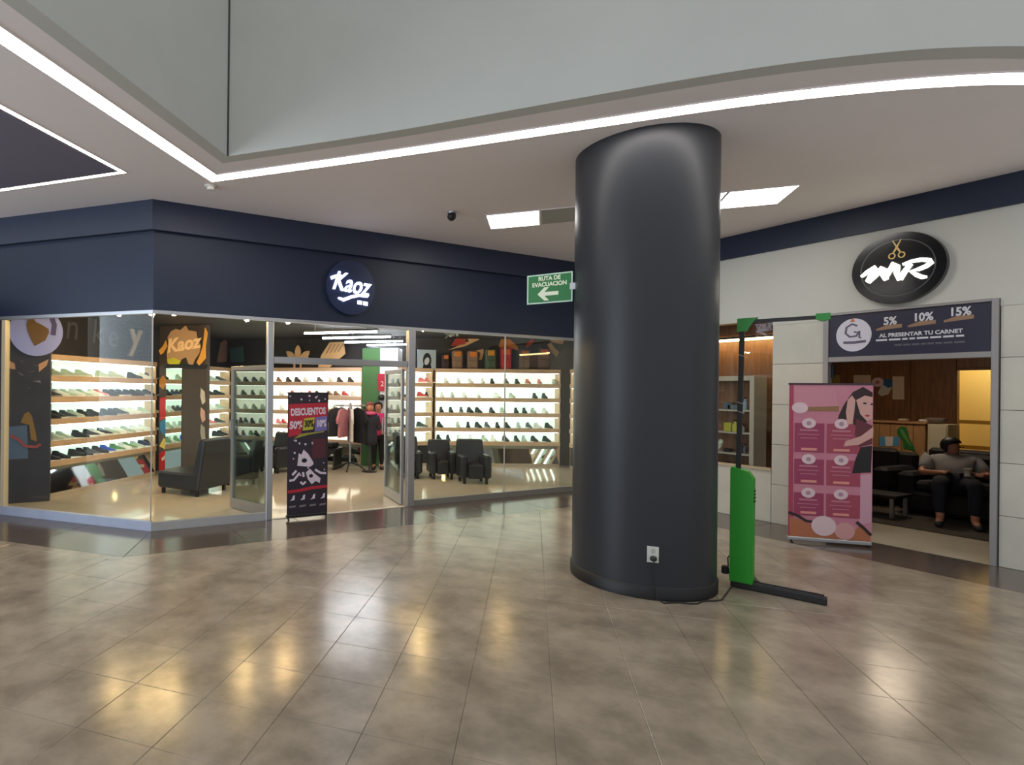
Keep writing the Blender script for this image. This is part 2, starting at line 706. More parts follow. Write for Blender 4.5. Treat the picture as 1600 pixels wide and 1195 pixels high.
LEDP = [(-6.2, -1.73), (1.39, 5.85), (2.662, 4.545), (3.76, 3.37), (4.40, 2.68), (4.80, 2.29), (5.25, 1.91), (5.57, 1.68), (5.92, 1.47), (6.4, 1.26), (7.0, 1.06), (7.7, .9), (8.4, .8)]
LEDP = smooth(LEDP, 1)
led('led_strip_light', LEDP, -.075, .075, 'wide white light strip following the atrium edge, bending at a corner')
TR = [(-4.4, 1.19), (.512, 6.104), (-3.2, 9.82)]
led('led_strip_light', TR, -.025, .025, 'thin white light strip framing the darker violet ceiling panel on the left')
struct('trim_2', MB().slab([(-4.4 - .04, 1.19 + .04), (.45, 6.104), (-3.2 - .04, 9.74), (-7, 5.9), (-7, 3.7)], ZC - .012, ZC - .0006), M_TRAY, 'darker violet-grey ceiling panel inside a thin light strip', 'trim')

# ceiling light panels by the pillar
P0, P1 = Vector((4.72, 5.52, ZC)), Vector((6.94, 3.20, ZC))
pu = (P1 - P0).normalized()
pn = Vector((-pu.y, pu.x, 0))
if pn.dot(Vector((1, 1, 0))) < 0:
    pn = -pn
seg = (P1 - P0).length / 5
PW = .64
names = ['nearest the shop front, left of the pillar', 'beside the lit one, switched off, left of the pillar', 'hidden behind the pillar', 'just right of the pillar', 'at the right end of the row']
for i in range(5):
    c = P0 + pu * (seg * (i + .5)) + pn * (PW / 2)
    t = thing('ceiling_light', ('grey unlit' if i == 1 else 'square white lit') + ' ceiling panel ' + names[i], 'light', c + Vector((0, 0, -.012)), 'ceiling light panels')
    obj('diffuser', MB().box(c + Vector((0, 0, -.005)), (seg - .03, PW - .03, .008), pu), M_OFF if i == 1 else M_PANEL, t)
    mb = MB()
    for s in (-1, 1):
        mb.box(c + pu * (s * (seg / 2 - .008)) + Vector((0, 0, -.006)), (.014, PW, .011), pu)
        mb.box(c + pn * (s * (PW / 2 - .008)) + Vector((0, 0, -.006)), (seg - .03, .014, .011), pu)
    obj('frame', mb, M_CEIL, t)

p = onz(706, 331, ZC)
t = thing('security_camera', 'small black dome camera on the ceiling left of the pillar', 'camera', p)
obj('base', MB().lathe(p, [(.05, -.022), (.055, -.012), (.055, -.0005)], 16), M_ALU, t)
obj('dome', MB().ball(p + Vector((0, 0, -.055)), .055), M_BLACK, t)
p = onz(329, 290, ZC)
t = thing('smoke_detector', 'small white smoke detector under the corner of the light strip', 'detector', p)
obj('base', MB().lathe(p, [(.06, -.02), (.065, -.01), (.065, -.0005)], 16), mat('white plastic', (216, 214, 206), .5), t)
obj('sensor_head', MB().lathe(p, [(.025, -.05), (.04, -.042), (.045, -.02)], 16), MATS['white plastic'], t)

# ------------------------------------------------------------ shop front shell
FL = 5.0       # length of left face
E1 = SCN + DL * FL
CR = Vector((XR, YS, 0))


def two_face(d0, d1, z0, z1):
    """a band that follows the shop front: left face, corner, right face; offsets towards the mall are negative"""
    return band([(CR.x, CR.y), (SCN.x, SCN.y), (E1.x, E1.y)], d0, d1, z0, z1)


# band() offsets to the left of travel: travelling right->left the mall is on the left side
struct('wall_front', two_face(-.12, 0, ZG, ZC), M_NAVY, 'dark navy fascia above the shoe shop glass', 'wall')
struct('trim_3', two_face(.0, .07, ZF, ZC - .001), M_NAVY2, 'projecting navy cornice under the ceiling above the shoe shop', 'trim')
struct('trim_4', two_face(-.05, .012, ZG - .035, ZG + .005), M_ALU, 'thin aluminium head rail above the shop glass', 'trim')

# sills
xd0, xd1 = 2.47, 4.47      # doorway between the posts
mb = MB().slab([(SCN.x, YS), (xd0 - .1, YS), (xd0 - .1, YS + .06), (SCN.x + .025, YS + .06)], 0, .1)
struct('trim_5', mb, mat('grey aluminium sill', (164, 164, 166), .4, var=.08, scale=4), 'grey aluminium sill under the glass left of the shop door', 'trim')
e = E1
struct('trim_6', MB().slab([(SCN.x, YS), (SCN.x + .025, YS + .06), (e.x + .0424, e.y + .0424), (e.x, e.y)], 0, .11), M_ALUW, 'bluish white sill under the angled shop glass', 'trim')
struct('trim_7', MB().slab([(xd1 + .15, YS), (XR - .01, YS), (XR - .01, YS + .06), (xd1 + .15, YS + .06)], 0, .085), mat('sill dark aluminium', (126, 122, 116), .4), 'aluminium sill under the glass right of the shop door', 'trim')


def window(n, a, b, label, posts=(), z0=.1, z1=ZG - .035, m=M_GLASS, frame_m=M_ALU, joints=()):
    a, b = Vector(a), Vector(b)
    u = (b - a).normalized()
    L = (b - a).length
    nn = Vector((-u.y, u.x, 0))
    t = thing('window_%d' % n, label, 'window', (a + b) / 2, None, 'structure')
    cuts = [0] + list(joints) + [L]
    for i in range(len(cuts) - 1):
        c = a + u * ((cuts[i] + cuts[i + 1]) / 2) + UP * ((z0 + z1) / 2)
        obj('pane', MB().box(c, (cuts[i + 1] - cuts[i] - .006, .01, z1 - z0), u), m, t)
    for j in joints:
        obj('joint', MB().box(a + u * j + UP * ((z0 + z1) / 2), (.014, .016, z1 - z0), u), M_OFF, t)
    for q in posts:
        obj('post', MB().box(a + u * q + UP * ((z0 + z1) / 2), (.05, .05, z1 - z0), u), frame_m, t)
    return t


ins = Vector((0, .03, 0))
window(1, SCN + DL * FL + DA * .03, SCN + DA * .03 + DL * .012, 'angled shop window on the left showing lit shoe shelves', joints=[FL - 2.36])
window(2, SCN + ins + Vector((.01, 0, 0)), (xd0 - .11, YS + .03, 0), 'shop window between the corner and the door')
jx = onpl(790, 700, (0, YS, 0), (0, 1, 0)).x
window(3, (xd1 + .16, YS + .03, 0), (XR - .02, YS + .03, 0), 'shop window right of the door showing bags and shoe shelves', joints=[jx - xd1 - .16], z0=.085)
# left face mullion at the picture edge
pl = SCN + DL * 2.36
obj('mullion', MB().box(pl + DA * .03 + UP * 1.34, (.06, .07, 2.46), DL), mat('cream mullion', (205, 190, 160), .4), bpy.data.objects['window_1'])
obj('corner_bar', MB().box(SCN + Vector((.0, .03, 1.34)), (.016, .016, 2.46)), M_OFF, bpy.data.objects['window_1'])

# door frame: posts, transom, fanlight
t = thing('door_frame', 'aluminium door frame with glazed fanlight at the shoe shop entrance', 'door frame', (3.47, YS + .03, 0), None, 'structure')
for xx, wd in ((xd0 - .075, .085), (xd1 + .095, .12)):
    obj('post', MB().box((xx, YS + .03, ZG / 2 - .02), (wd, .08, ZG - .04), ch=.006), M_ALU, t)
obj('transom', MB().box(((xd0 + xd1) / 2, YS + .03, 2.075), (xd1 - xd0 + .05, .07, .085), ch=.006), M_ALU, t)
obj('pane', MB().box(((xd0 + xd1) / 2, YS + .03, 2.345), (xd1 - xd0, .01, .45)), M_GLASS, t)
obj('threshold', MB().box(((xd0 + xd1) / 2, YS + .04, .004), (xd1 - xd0, .06, .008)), mat('pale threshold', (222, 214, 200), .3), t)


def leaf(n, hinge, tip, label):
    h, tp = Vector(hinge), Vector(tip)
    u = (tp - h).normalized()
    L = .88
    t = thing('door_%d' % n, label, 'door', h, None, 'structure')
    zt = 2.01

    def bx(a, z, sa, sz, th=.045):
        return MB().box(h + u * a + UP * z, (sa, th, sz), u, ch=.004)
    for a in (.03, L - .03):
        st_ = obj('stile', bx(a, zt / 2 + .01, .055, zt - .02), M_ALU, t)
    obj('rail', bx(L / 2, zt - .03, L - .1, .06), M_ALU, t)
    obj('rail', bx(L / 2, .08, L - .1, .14), M_ALU, t)
    obj('pane', MB().box(h + u * (L / 2) + UP * 1.06, (L - .1, .01, 1.84), u), M_GLASS3, t)
    n2 = Vector((-u.y, u.x, 0))
    for s in (-1, 1):
        hb = MB().tube([h + u * (L - .05) + n2 * (s * .02) + UP * 1.0, h + u * (L - .05) + n2 * (s * .06) + UP * 1.0, h + u * (L - .05) + n2 * (s * .06) + UP * 1.25, h + u * (L - .05) + n2 * (s * .02) + UP * 1.25], .011)
        obj('handle', hb, M_ALU, st_)
    return t


leaf(1, (xd0 - .015, YS + .1, 0), (2.14, 7.835, 0), 'left glass shop door leaf standing open into the shop')
leaf(2, (xd1 + .015, YS + .1, 0), (4.667, 7.723, 0), 'right glass shop door leaf standing open into the shop')

# ------------------------------------------------------------ shoe shop interior shell
LP0 = Vector((-.2, 9.57, 0))                       # left display wall front line
CRN = Vector((3.63, 13.4, 0))                      # inside corner of left and back lines
BK1 = CRN + DB * 3.325
RQ0, RQ1 = Vector((7.558, 10.465, 0)), Vector((10.12, 9.24, 0))
RU = (RQ1 - RQ0).normalized()
floor_poly = [(SCN.x, YS + .021), (XR, YS + .021), (11.6, YS + .021), (11.6, 14.5), (-4.5, 14.5), (-4.5, 12.4)]
struct('floor_shop', MB().slab(floor_poly, -.1, 0), M_SFLOOR, 'polished beige floor of the shoe shop', 'floor')
ZSC = 2.9
struct('ceiling_shop', MB().slab([(SCN.x, YS + .13), (11.6, YS + .13), (11.6, 14.5), (-4.5, 14.5), (-4.5, 12.5)], ZSC, ZSC + .1), M_SCEIL, 'black ceiling of the shoe shop', 'ceiling')
SH = .30      # depth of the display units


def wall(name, a, b, z0, z1, m, label, th=.1):
    a, b = Vector(a), Vector(b)
    u = (b - a).normalized()
    n = Vector((-u.y, u.x, 0)) * th
    return struct(name, MB().slab([(a.x, a.y), (b.x, b.y), (b.x + n.x, b.y + n.y), (a.x + n.x, a.y + n.y)], z0, z1), m, label, 'wall')


nl = Vector((-S2, S2, 0))
nb = DA
a = LP0 - DA * 3.2 + nl * (SH + .02)
b = CRN + nl * (SH + .02) + DA * (SH + .02)
wall('wall_shop_left', a, b, 0, ZSC, M_SDARK, 'dark wall behind the left shoe shelves')
c = BK1 + DA * (SH + .02)
wall('wall_shop_back', b, c, 0, ZSC, M_SDARK, 'dark wall behind the back shoe shelves')
g1 = CRN + DB * 3.34
g2 = CRN + DB * 3.74
struct('wall_shop_green', MB().slab([(g1.x, g1.y), (g2.x, g2.y), (g2.x + .3, g2.y + .3), (g1.x + .3, g1.y + .3)], 0, 2.62), M_GREENW, 'dark green wall panel behind the person in pink', 'wall')
w2 = CRN + DB * 4.15
struct('wall_shop_white', MB().slab([(g2.x + .004, g2.y - .004), (w2.x, w2.y), (w2.x + .3, w2.y + .3), (g2.x + .304, g2.y + .296)], 0, 2.62), M_SWHITE, 'white column panel with a red jersey hung on it', 'wall')
rn = Vector((-RU.y, RU.x, 0))
r0, r1 = RQ0 + rn * (SH + .02), RQ1 + rn * (SH + .02)
wall('wall_shop_right', c, r0, 0, ZSC, M_SDARK, 'dark wall between the white column and the right shelves')
wall('wall_shop_far', r0, r1 + RU * 1.2, 0, ZSC, M_SDARK, 'dark wall behind the right shoe shelves')
struct('wall_shop_side', MB().slab([(10.75, 8.9), (10.95, 8.9), (10.95, YS + .15), (10.75, YS + .15)], 0, ZSC), M_SDARK, 'dark side wall at the right end of the shoe shop', 'wall')
# tall dark column at the picture's left edge and the mirrored pillar
LC = thing('shop_column', 'dark sticker-covered column at the far left behind the shop glass', 'column', (-.62, 9.72, 0), None, 'structure')
obj('shaft', MB().box((-.62, 9.72, ZSC / 2), (.86, .8, ZSC), ch=.01), mat('slate column paint', (66, 68, 82), .45, var=.25, scale=2), LC)
PLR = Vector((1.67, 11.38, 0)) - DA * .02
PC = PLR + DB * .53 + DA * .07
MP = thing('shop_pillar', 'dark pillar with a tall narrow mirror between the shoe shelves', 'pillar', PC, None, 'structure')
obj('shaft', MB().box(PC + UP * (ZSC / 2), (1.06, .14, ZSC), DB, ch=.01), mat('pillar grey brown', (82, 72, 66), .6, var=.15), MP)
obj('mirror', MB().box(PLR + DB * .35 + UP * 1.1 - DA * .006, (.36, .012, 2.1), DB), M_MIRROR, MP)

# ------------------------------------------------------------ shoes
ROWZ = [1.865, 1.54, 1.20, .86, .555]          # top of the five shelves
ROWN = ['top', 'second', 'third', 'fourth', 'lowest']
SHOE = {}
SHC = {'black': ((30, 32, 38), (44, 46, 52)), 'dark grey': ((62, 66, 72), (170, 170, 168)), 'white': ((222, 226, 220), (236, 236, 232)), 'pale green': ((172, 190, 172), (216, 220, 210)),
       'navy': ((36, 46, 84), (200, 204, 210)), 'blue': ((46, 78, 190), (206, 210, 220)), 'red': ((186, 46, 44), (220, 214, 206)), 'pink': ((214, 120, 124), (230, 220, 214)), 'brown': ((126, 92, 66), (200, 186, 166)),
       'green': ((92, 140, 92), (214, 220, 208)), 'black and white': ((40, 42, 46), (226, 226, 222)), 'orange': ((206, 108, 62), (226, 220, 210))}


def shoe_mesh(col):
    """a low sneaker, toe towards +x, standing on z=0, as (upper, sole) meshes"""
    if col in SHOE:
        return SHOE[col]
    st = [(-.135, .030, .020, .070), (-.125, .036, .020, .105), (-.08, .038, .020, .112), (-.03, .037, .020, .098), (.02, .040, .020, .078), (.07, .045, .020, .058), (.115, .040, .020, .045), (.142, .020, .020, .032)]
    n = 10
    vs, fs = [], []
    for x, hw, z0, z1 in st:
        for k in range(n):
            a = math.pi * k / (n - 1)
            vs.append((x, hw * math.cos(a), z0 + (z1 - z0) * min(1, math.sin(a) * 1.15)))
    for i in range(len(st) - 1):
        for k in range(n - 1):
            fs.append((i * n + k, (i + 1) * n + k, (i + 1) * n + k + 1, i * n + k + 1))
    fs.append(tuple(range(n)))
    q = (len(st) - 1) * n
    fs.append(tuple(range(q + n - 1, q - 1, -1)))
    # ankle collar
    o = len(vs)
    for zz, s in ((.105, 1.), (.122, .95), (.118, .7), (.09, .6)):
        for k in range(10):
            a = 2 * math.pi * k / 10
            vs.append((-.078 + .052 * s * math.cos(a), .032 * s * math.sin(a), zz - .2 * max(0, math.cos(a)) * .052))
    for r in range(3):
        for k in range(10):
            j = (k + 1) % 10
            fs.append((o + r * 10 + k, o + r * 10 + j, o + r * 10 + 10 + j, o + r * 10 + 10 + k))
    me = bpy.data.meshes.new('sneaker')
    me.from_pydata(vs, [], fs)
    me.polygons.foreach_set('use_smooth', [True] * len(fs))
    c1, c2 = SHC[col]
    me.materials.append(mat('shoe ' + col, c1, .6))
    mb = MB()
    out = [(-.14, .024), (-.13, .036), (-.08, .041), (0, .040), (.07, .047), (.12, .042), (.15, .018)]
    poly = [(x, -y) for x, y in out] + [(x, y) for x, y in out[::-1]]
    mb.slab(poly, 0, .024)
    mb.f[0:2] = [mb.f[0], mb.f[1]]
    ms = bpy.data.meshes.new('sole')
    ms.from_pydata([tuple(v) for v in mb.v], [], mb.f)
    ms.materials.append(mat('sole ' + col, c2, .6))
    lac = MB()
    for k in range(4):
        xx = -.025 + k * .022
        zz = .101 - k * .0125
        lac.bar((xx, -.018, zz), (xx, .018, zz), .007, .006)
    ml = bpy.data.meshes.new('laces')
    ml.from_pydata([tuple(v) for v in lac.v], [], lac.f)
    ml.materials.append(mat('sole ' + col, c2, .6))
    SHOE[col] = (me, ms, ml)
    return SHOE[col]


def put_shoe(col, p, rz, label, group, sc=1.):
    me, ms, ml = shoe_mesh(col)
    o = bpy.data.objects.new('sneaker', me)
    COL.objects.link(o)
    o.location = p
    o.rotation_euler = (0, 0, rz)
    o.scale = (sc, sc, sc)
    tag(o, label, 'shoe', group)
    for nm, mm in (('sole', ms), ('laces', ml)):
        s = bpy.data.objects.new(nm, mm)
        COL.objects.link(s)
        s.parent = o
    return o


def shelf_unit(name, label, P, Q, lit=M_WASHPANEL, base='mirror', top=2.195, m=M_WOOD):
    """display wall whose front line runs from P to Q (left to right as seen)"""
    P, Q = Vector(P), Vector(Q)
    u = (Q - P).normalized()
    n = Vector((-u.y, u.x, 0))     # into the wall
    L = (Q - P).length
    mid = (P + Q) / 2
    t = thing(name, label, 'shelf unit', mid)

    def bx(z0, z1, d0, d1, a0=0, a1=L, ch=0.):
        return MB().box(P + u * ((a0 + a1) / 2) + n * ((d0 + d1) / 2) + UP * ((z0 + z1) / 2), (a1 - a0, d1 - d0, z1 - z0), u, ch)
    obj('top_board', bx(top - .09, top, 0, SH, ch=.004), m, t)
    zs = [top - .09] + [z - .09 for z in ROWZ]
    for z in ROWZ:
        sh = obj('shelf', bx(z - .088, z, .012, SH), M_SHELFW, t)
        obj('front_edge', bx(z - .09, z + .001, 0, .0115, ch=.002), m, sh)
    for i, z in enumerate(ROWZ):
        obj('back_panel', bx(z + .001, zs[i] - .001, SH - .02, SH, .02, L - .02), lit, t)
    for z in [top] + ROWZ[:-1]:
        obj('led_strip', bx(z - .1, z - .0905, .04, .065, .04, L - .04), M_STRIP, t)
    for a0 in (0, L - .02):
        obj('end_panel', bx(.0, top - .091, .02, SH, a0, a0 + .02), m, t)
    # plinth: a mirror leaning back between the floor and the lowest shelf
    zb, zt = .06, ROWZ[-1] - .092
    vs = [P + n * .02 + UP * zb, Q + n * .02 + UP * zb, Q + n * .16 + UP * zt, P + n * .16 + UP * zt]
    vs += [v + n * .012 for v in vs]
    if base == 'mirror':
        obj('mirror_plinth', MB().add(vs, [(0, 1, 2, 3), (7, 6, 5, 4), (0, 4, 5, 1), (1, 5, 6, 2), (2, 6, 7, 3), (3, 7, 4, 0)]), M_MIRROR, t)
    else:
        obj('plinth_panel', bx(zb, zt, .02, .04), M_SDARK, t)
    obj('toe_kick', bx(0, zb, .02, .1), M_SFLOOR, t)
    t['_row'] = 0
    del t['_row']
    return u, n


def stock(unit_label, P, u, n, rows, rz, group, back=.16, jit=.12, sc=1.):
    for r, items in enumerate(rows):
        for i, (px, col) in enumerate(items):
            # where the sight line at that column meets the shelf line
            q = onpl(px, 600, P + n * back, n)
            o = ORD[i] if i < 16 else ORD[15]
            put_shoe(col, (q.x, q.y, ROWZ[r] + .0005), rz + R.uniform(-jit, jit), '%s sneaker, %s from left on the %s shelf of %s' % (col, o, ROWN[r], unit_label), group, sc)


B, DG, W, PG, NV, BL, RD, PK, BR, GR, BWH, OR = 'black', 'dark grey', 'white', 'pale green', 'navy', 'blue', 'red', 'pink', 'brown', 'green', 'black and white', 'orange'
LQ1 = LP0 + DA * 2.58
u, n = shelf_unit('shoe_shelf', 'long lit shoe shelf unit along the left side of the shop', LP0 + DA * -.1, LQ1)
left_rows = [
    [(88, PG), (108, PG), (130, PG), (161, PG), (181, PG), (210, B), (226, W), (236, DG)],
    [(82, DG), (95, W), (106, PG), (120, W), (131, PG), (149, W), (157, PK), (172, B), (182, BWH), (192, NV), (203, B), (213, B), (223, DG), (233, B), (241, NV)],
    [(80, B), (92, BWH), (106, DG), (118, PG), (133, B), (148, B), (169, B), (180, DG), (189, DG), (199, W), (211, W), (226, PG), (238, W)],
    [(88, PG), (101, PG), (126, B), (143, BWH), (152, W), (164, BWH), (175, PG), (188, W), (200, PG), (214, W), (227, W), (239, PG)],
    [(80, B), (96, B), (121, B), (132, B), (143, DG), (157, B), (169, BL), (184, GR), (196, W), (203, GR), (215, PG), (227, NV), (235, DG)],
]
ang = math.atan2(-S2, S2)       # toes into the shop
stock('left shelf unit', LP0, u, n, left_rows, ang + .55, 'shoes on the left shelf unit')
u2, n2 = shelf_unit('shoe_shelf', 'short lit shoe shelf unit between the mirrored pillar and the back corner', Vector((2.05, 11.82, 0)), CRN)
stock('corner shelf unit', Vector((2.05, 11.82, 0)), u2, n2, [[(333, PG), (345, DG)], [(329, B), (342, B)], [(332, W), (345, PG)], [(331, PK), (344, DG)], [(341, B), (348, B)]], ang + .3, 'shoes on the corner shelf unit')
u3, n3 = shelf_unit('shoe_shelf', 'lit shoe shelf unit on the back wall seen through the doorway', CRN + DB * .004, BK1, M_WASHPANELW)
back_rows = [
    [(372, PG), (384, B), (398, DG), (410, PG), (436, BR), (451, B), (465, B), (478, W), (500, DG), (518, W), (531, B), (548, B)],
    [(381, DG), (395, DG), (409, PG), (440, W), (459, RD), (473, W), (486, RD), (497, B), (516, BR), (527, BR), (540, RD), (553, W)],
    [(370, PG), (384, W), (398, PG), (412, W), (422, DG), (441, W), (512, W), (524, PG), (536, W), (550, W)],
    [(368, B), (377, B), (385, BWH), (395, B), (409, PG), (437, PK), (445, RD), (516, PG), (530, DG)],
    [(370, B), (381, DG), (394, GR), (402, B), (413, PG), (438, B), (446, DG)],
]
stock('back shelf unit', CRN, u3, n3, back_rows, math.atan2(-S2, -S2) + .75, 'shoes on the back shelf unit')
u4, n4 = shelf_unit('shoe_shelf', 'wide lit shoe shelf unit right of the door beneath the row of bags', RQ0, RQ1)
right_rows = [
    [(697, W), (716, W), (735, W), (754, W), (769, B), (791, DG), (808, B), (825, OR), (843, PK), (866, PG)],
    [(691, W), (707, PG), (726, W), (748, W), (777, W), (800, PG), (836, B), (851, B)],
    [(690, B), (705, B), (721, DG), (735, B), (748, B), (769, B), (786, PG), (807, B), (820, B), (834, PG), (852, W)],
    [(688, B), (716, PG), (732, B), (748, B), (762, DG), (778, B), (793, B), (811, PG), (827, DG), (841, W), (858, B)],
    [(687, B), (701, B), (718, W), (736, W), (758, PG), (772, W), (791, B), (808, B), (820, PG), (836, B), (855, B)],
]
stock('right shelf unit', RQ0, u4, n4, right_rows, math.atan2(-n4.y, -n4.x), 'shoes on the right shelf unit', jit=.2)
s0 = Vector((10.13, 9.0, 0))
s1 = Vector((9.45, 7.55, 0))
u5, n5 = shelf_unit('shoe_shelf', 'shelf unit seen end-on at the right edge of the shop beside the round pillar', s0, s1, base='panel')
for r in range(5):
    for i, f in enumerate((.3, .75)):
        p = s0 + u5 * f + n5 * .1
        put_shoe((W, W, W, DG, DG)[r] if i == 0 else (PG, W, PG, B, B)[r], (p.x, p.y, ROWZ[r] + .0005), math.atan2(-n5.y, -n5.x) + .5, '%s sneaker, %s on the %s shelf of the end-on unit' % ((W, W, W, DG, DG)[r] if i == 0 else (PG, W, PG, B, B)[r], 'innermost' if i == 0 else 'second', ROWN[r]), 'shoes on the end-on shelf unit')
# small dark unit between white column and right shelves
m0, m1 = Vector((6.62, 10.5, 0)), Vector((7.5, 10.46, 0))
u6, n6 = shelf_unit('shoe_shelf', 'narrow shelf unit under the cartoon poster, left of the right shelves', m0, m1, base='panel')
stock('narrow shelf unit', m0, u6, n6, [[(622, W), (633, W), (662, PK), (672, PK)], [(618, DG), (630, B), (660, RD), (672, B)], [(620, PG), (632, DG)], [(622, B), (630, B), (660, DG)], [(625, DG)]], math.atan2(-n6.y, -n6.x) + .4, 'shoes on the narrow shelf unit')

# ------------------------------------------------------------ bags above the right shelves
BAGC = [('dark', (52, 40, 36), (200, 110, 40)), ('brown', (112, 92, 78), (214, 130, 50)), ('brown', (112, 92, 80), (226, 128, 40)), ('dark green', (62, 78, 68), (220, 150, 50)), ('red', (158, 44, 50), (232, 110, 60)), ('brown', (98, 84, 72), (206, 110, 50)), ('dark', (74, 60, 58), (220, 96, 60))]
for i, (px, hh) in enumerate(((696, .33), (714, .42), (738, .42), (766, .46), (790, .5), (819, .46), (849, .5))):
    nm, c1, c2 = BAGC[i]
    q = onpl(px, 575, RQ0 + n4 * .16, n4)
    t = thing('backpack', '%s backpack with an orange top, %s from left above the right shelves' % (nm, ORD[i]), 'bag', (q.x, q.y, 2.1955), 'backpacks above the right shelves')
    wd = .24 if i else .16
    base = Vector((q.x, q.y, 2.1955))
    obj('body', MB().box(base + UP * (hh * .5), (wd, .16, hh), u4, ch=.035), mat('bag cloth %d' % i, tuple(min(255, int(v * 1.3)) for v in c1), .8, var=.2, scale=20), t)
    obj('pocket', MB().box(base + UP * (hh * .26) - n4 * .09, (wd * .8, .05, hh * .42), u4, ch=.02), MATS['bag cloth %d' % i], t)
    obj('flap', MB().box(base + UP * (hh * .8) - n4 * .082, (wd * .62, .02, hh * .26), u4, ch=.008), mat('bag orange %d' % i, c2, .6), t)
    obj('handle', MB().tube([base + u4 * -.04 + UP * (hh - .005), base + u4 * -.03 + UP * (hh + .03), base + u4 * .03 + UP * (hh + .03), base + u4 * .04 + UP * (hh - .005)], .008), M_BLACK, t)

# raised wall emblems above the right shelves
M_EMB = mat('pale wood emblem', (226, 184, 134), .5, var=.1)
M_EMR = mat('red emblem', (176, 52, 46), .5)
frR = Fr(RQ0 + n4 * (SH + .02), RU)


def rpos(px, y):
    q = onpl(px, y, frR.o, n4)
    return ((q - frR.o).dot(frR.u), q.z)


def emblem(label, m, *strokes, name='wall_emblem', fr=frR, pos=rpos, t=.03, w0=.1, cat='emblem'):
    mb = MB()
    for st in strokes:
        pts = [pos(*p) for p in st[0]]
        if st[1] == 'fill':
            mb.face(fr, pts, t, .002)
        else:
            mb.stroke(fr, pts, st[1], t, .002)
    return tag(obj(name, mb, m), label, cat)


emblem('long pale swoosh emblem high on the wall behind the bags', M_EMB, ([(700, 547), (726, 541), (748, 531), (747, 526), (740, 524), (728, 526), (733, 533), (716, 540)], 'fill'))
emblem('red flag-shaped emblem left of the pale swoosh on the dark wall', M_EMR, ([(704, 541), (714, 525), (727, 521), (727, 538)], 'fill'))
emblem('small pale hook emblem behind the third bag', M_EMB, ([(741, 548), (755, 545), (755, 552), (752, 562), (748, 562), (750, 551)], 'fill'))
emblem('orange crest emblem above the red bag', mat('orange emblem', (214, 132, 54), .5), ([(779, 542), (783, 529), (790, 526), (797, 531), (808, 541), (810, 548), (797, 544), (788, 545)], 'fill'))
emblem('red lightning emblem above the bag right of the red one', M_EMR, ([(820, 545), (824, 534), (831, 530), (827, 537), (833, 527), (836, 529), (830, 538)], 'fill'))
emblem('pale bar emblem at the upper right of the shop wall', M_EMB, ([(852, 525), (859, 524), (868, 530), (881, 531), (878, 538), (864, 535)], 'fill'))
emblem('lower pale bar emblem at the right of the bags', M_EMB, ([(855, 538), (860, 536), (867, 545), (873, 550), (869, 558), (861, 550)], 'fill'))
tt = thing('wall_lettering', 'white graffiti lettering on the dark wall at the left of the bags', 'lettering', frR.p(*rpos(692, 522), .002))
mb = MB()
a0, b0 = rpos(692, 522)
for pts in ([(-.14, -.02), (-.02, .05), (-.08, -.05)], [(-.06, -.06), (0, .06), (.01, -.03), (.06, .06)], [(.05, -.05), (.11, .08), (.12, -.04)], [(-.16, -.06), (-.04, -.02), (.08, .0)]):
    mb.stroke(frR, [(a0 + x, b0 + y) for x, y in pts], .022, .004, .001)
obj('stroke', mb, mat('white paint', (214, 220, 226), .5), tt)

# poster with a black and white bird-like figure left plain: dark oval shape on pale blue
q = onpl(660, 560, m0 + n6 * .0, n6)
frP = Fr((m0 + n6 * .06), u6)


def ppos(px, y):
    q = onpl(px, y, frP.o, n6)
    return ((q - frP.o).dot(u6), q.z)


t = thing('poster', 'pale blue poster with a dark figure above the narrow shelf unit', 'poster', frP.p(*ppos(666, 578), 0))
p0 = ppos(652, 577)
p1 = ppos(681, 547)
obj('sheet', MB().face(frP, [p0, (p1[0], p0[1]), p1, (p0[0], p1[1])], .01, 0), mat('pale blue print', (186, 206, 226), .5), t)
c = ppos(667, 563)
mb = MB().ell(frP, c, .11, .17, .003, .0105)
mb.face(frP, [(c[0] - .12, p0[1] + .005), (c[0] + .12, p0[1] + .005), (c[0] + .1, c[1] - .1), (c[0] - .1, c[1] - .1)], .003, .0105)
obj('printed_figure', mb, mat('print navy', (26, 34, 52), .5), t)
obj('printed_patch', MB().ell(frP, (c[0] - .01, c[1] - .02), .06, .09, .002, .0138, rot=-.4), MATS['white paint'], t)

# emblems on the back shelves
frB = Fr(CRN + DA * .18, DB)


def bpos(px, y):
    q = onpl(px, y, frB.o, DA)
    return ((q - frB.o).dot(DB), q.z)


t = thing('trefoil_emblem', 'wooden three-leaf emblem standing on top of the back shelves', 'emblem', frB.p(bpos(466, 575)[0], 2.196, 0))
c = bpos(466, 557)
cz = 2.196 + .14
mb = MB()
LW = .17
for an, ln in ((0, .34), (.85, .33), (-.85, .33)):
    pts = []
    for k in range(13):
        s = k / 12
        wv = .075 * math.sin(math.pi * min(1, s * 1.02)) ** .6
        pts.append((s, wv))
    ctr = [(math.sin(an) * (.06 + s * ln), math.cos(an) * (.06 + s * ln)) for s, _ in pts]
    pr = (math.cos(an), -math.sin(an))
    L_ = [(c[0] + x + pr[0] * wv, cz + y + pr[1] * wv) for (x, y), (_, wv) in zip(ctr, pts)]
    R_ = [(c[0] + x - pr[0] * wv, cz + y - pr[1] * wv) for (x, y), (_, wv) in zip(ctr, pts)]
    obj('leaf', MB().face(frB, L_ + R_[::-1], .03, 0 if an == 0 else .001 * (1 if an > 0 else 2)), M_EMB, t)
obj('base_band', MB().face(frB, [(c[0] - .2, cz - .02), (c[0] + .2, cz - .02), (c[0] + .27, cz + .12), (c[0] - .27, cz + .12)], .036, -.001), M_EMB, t)
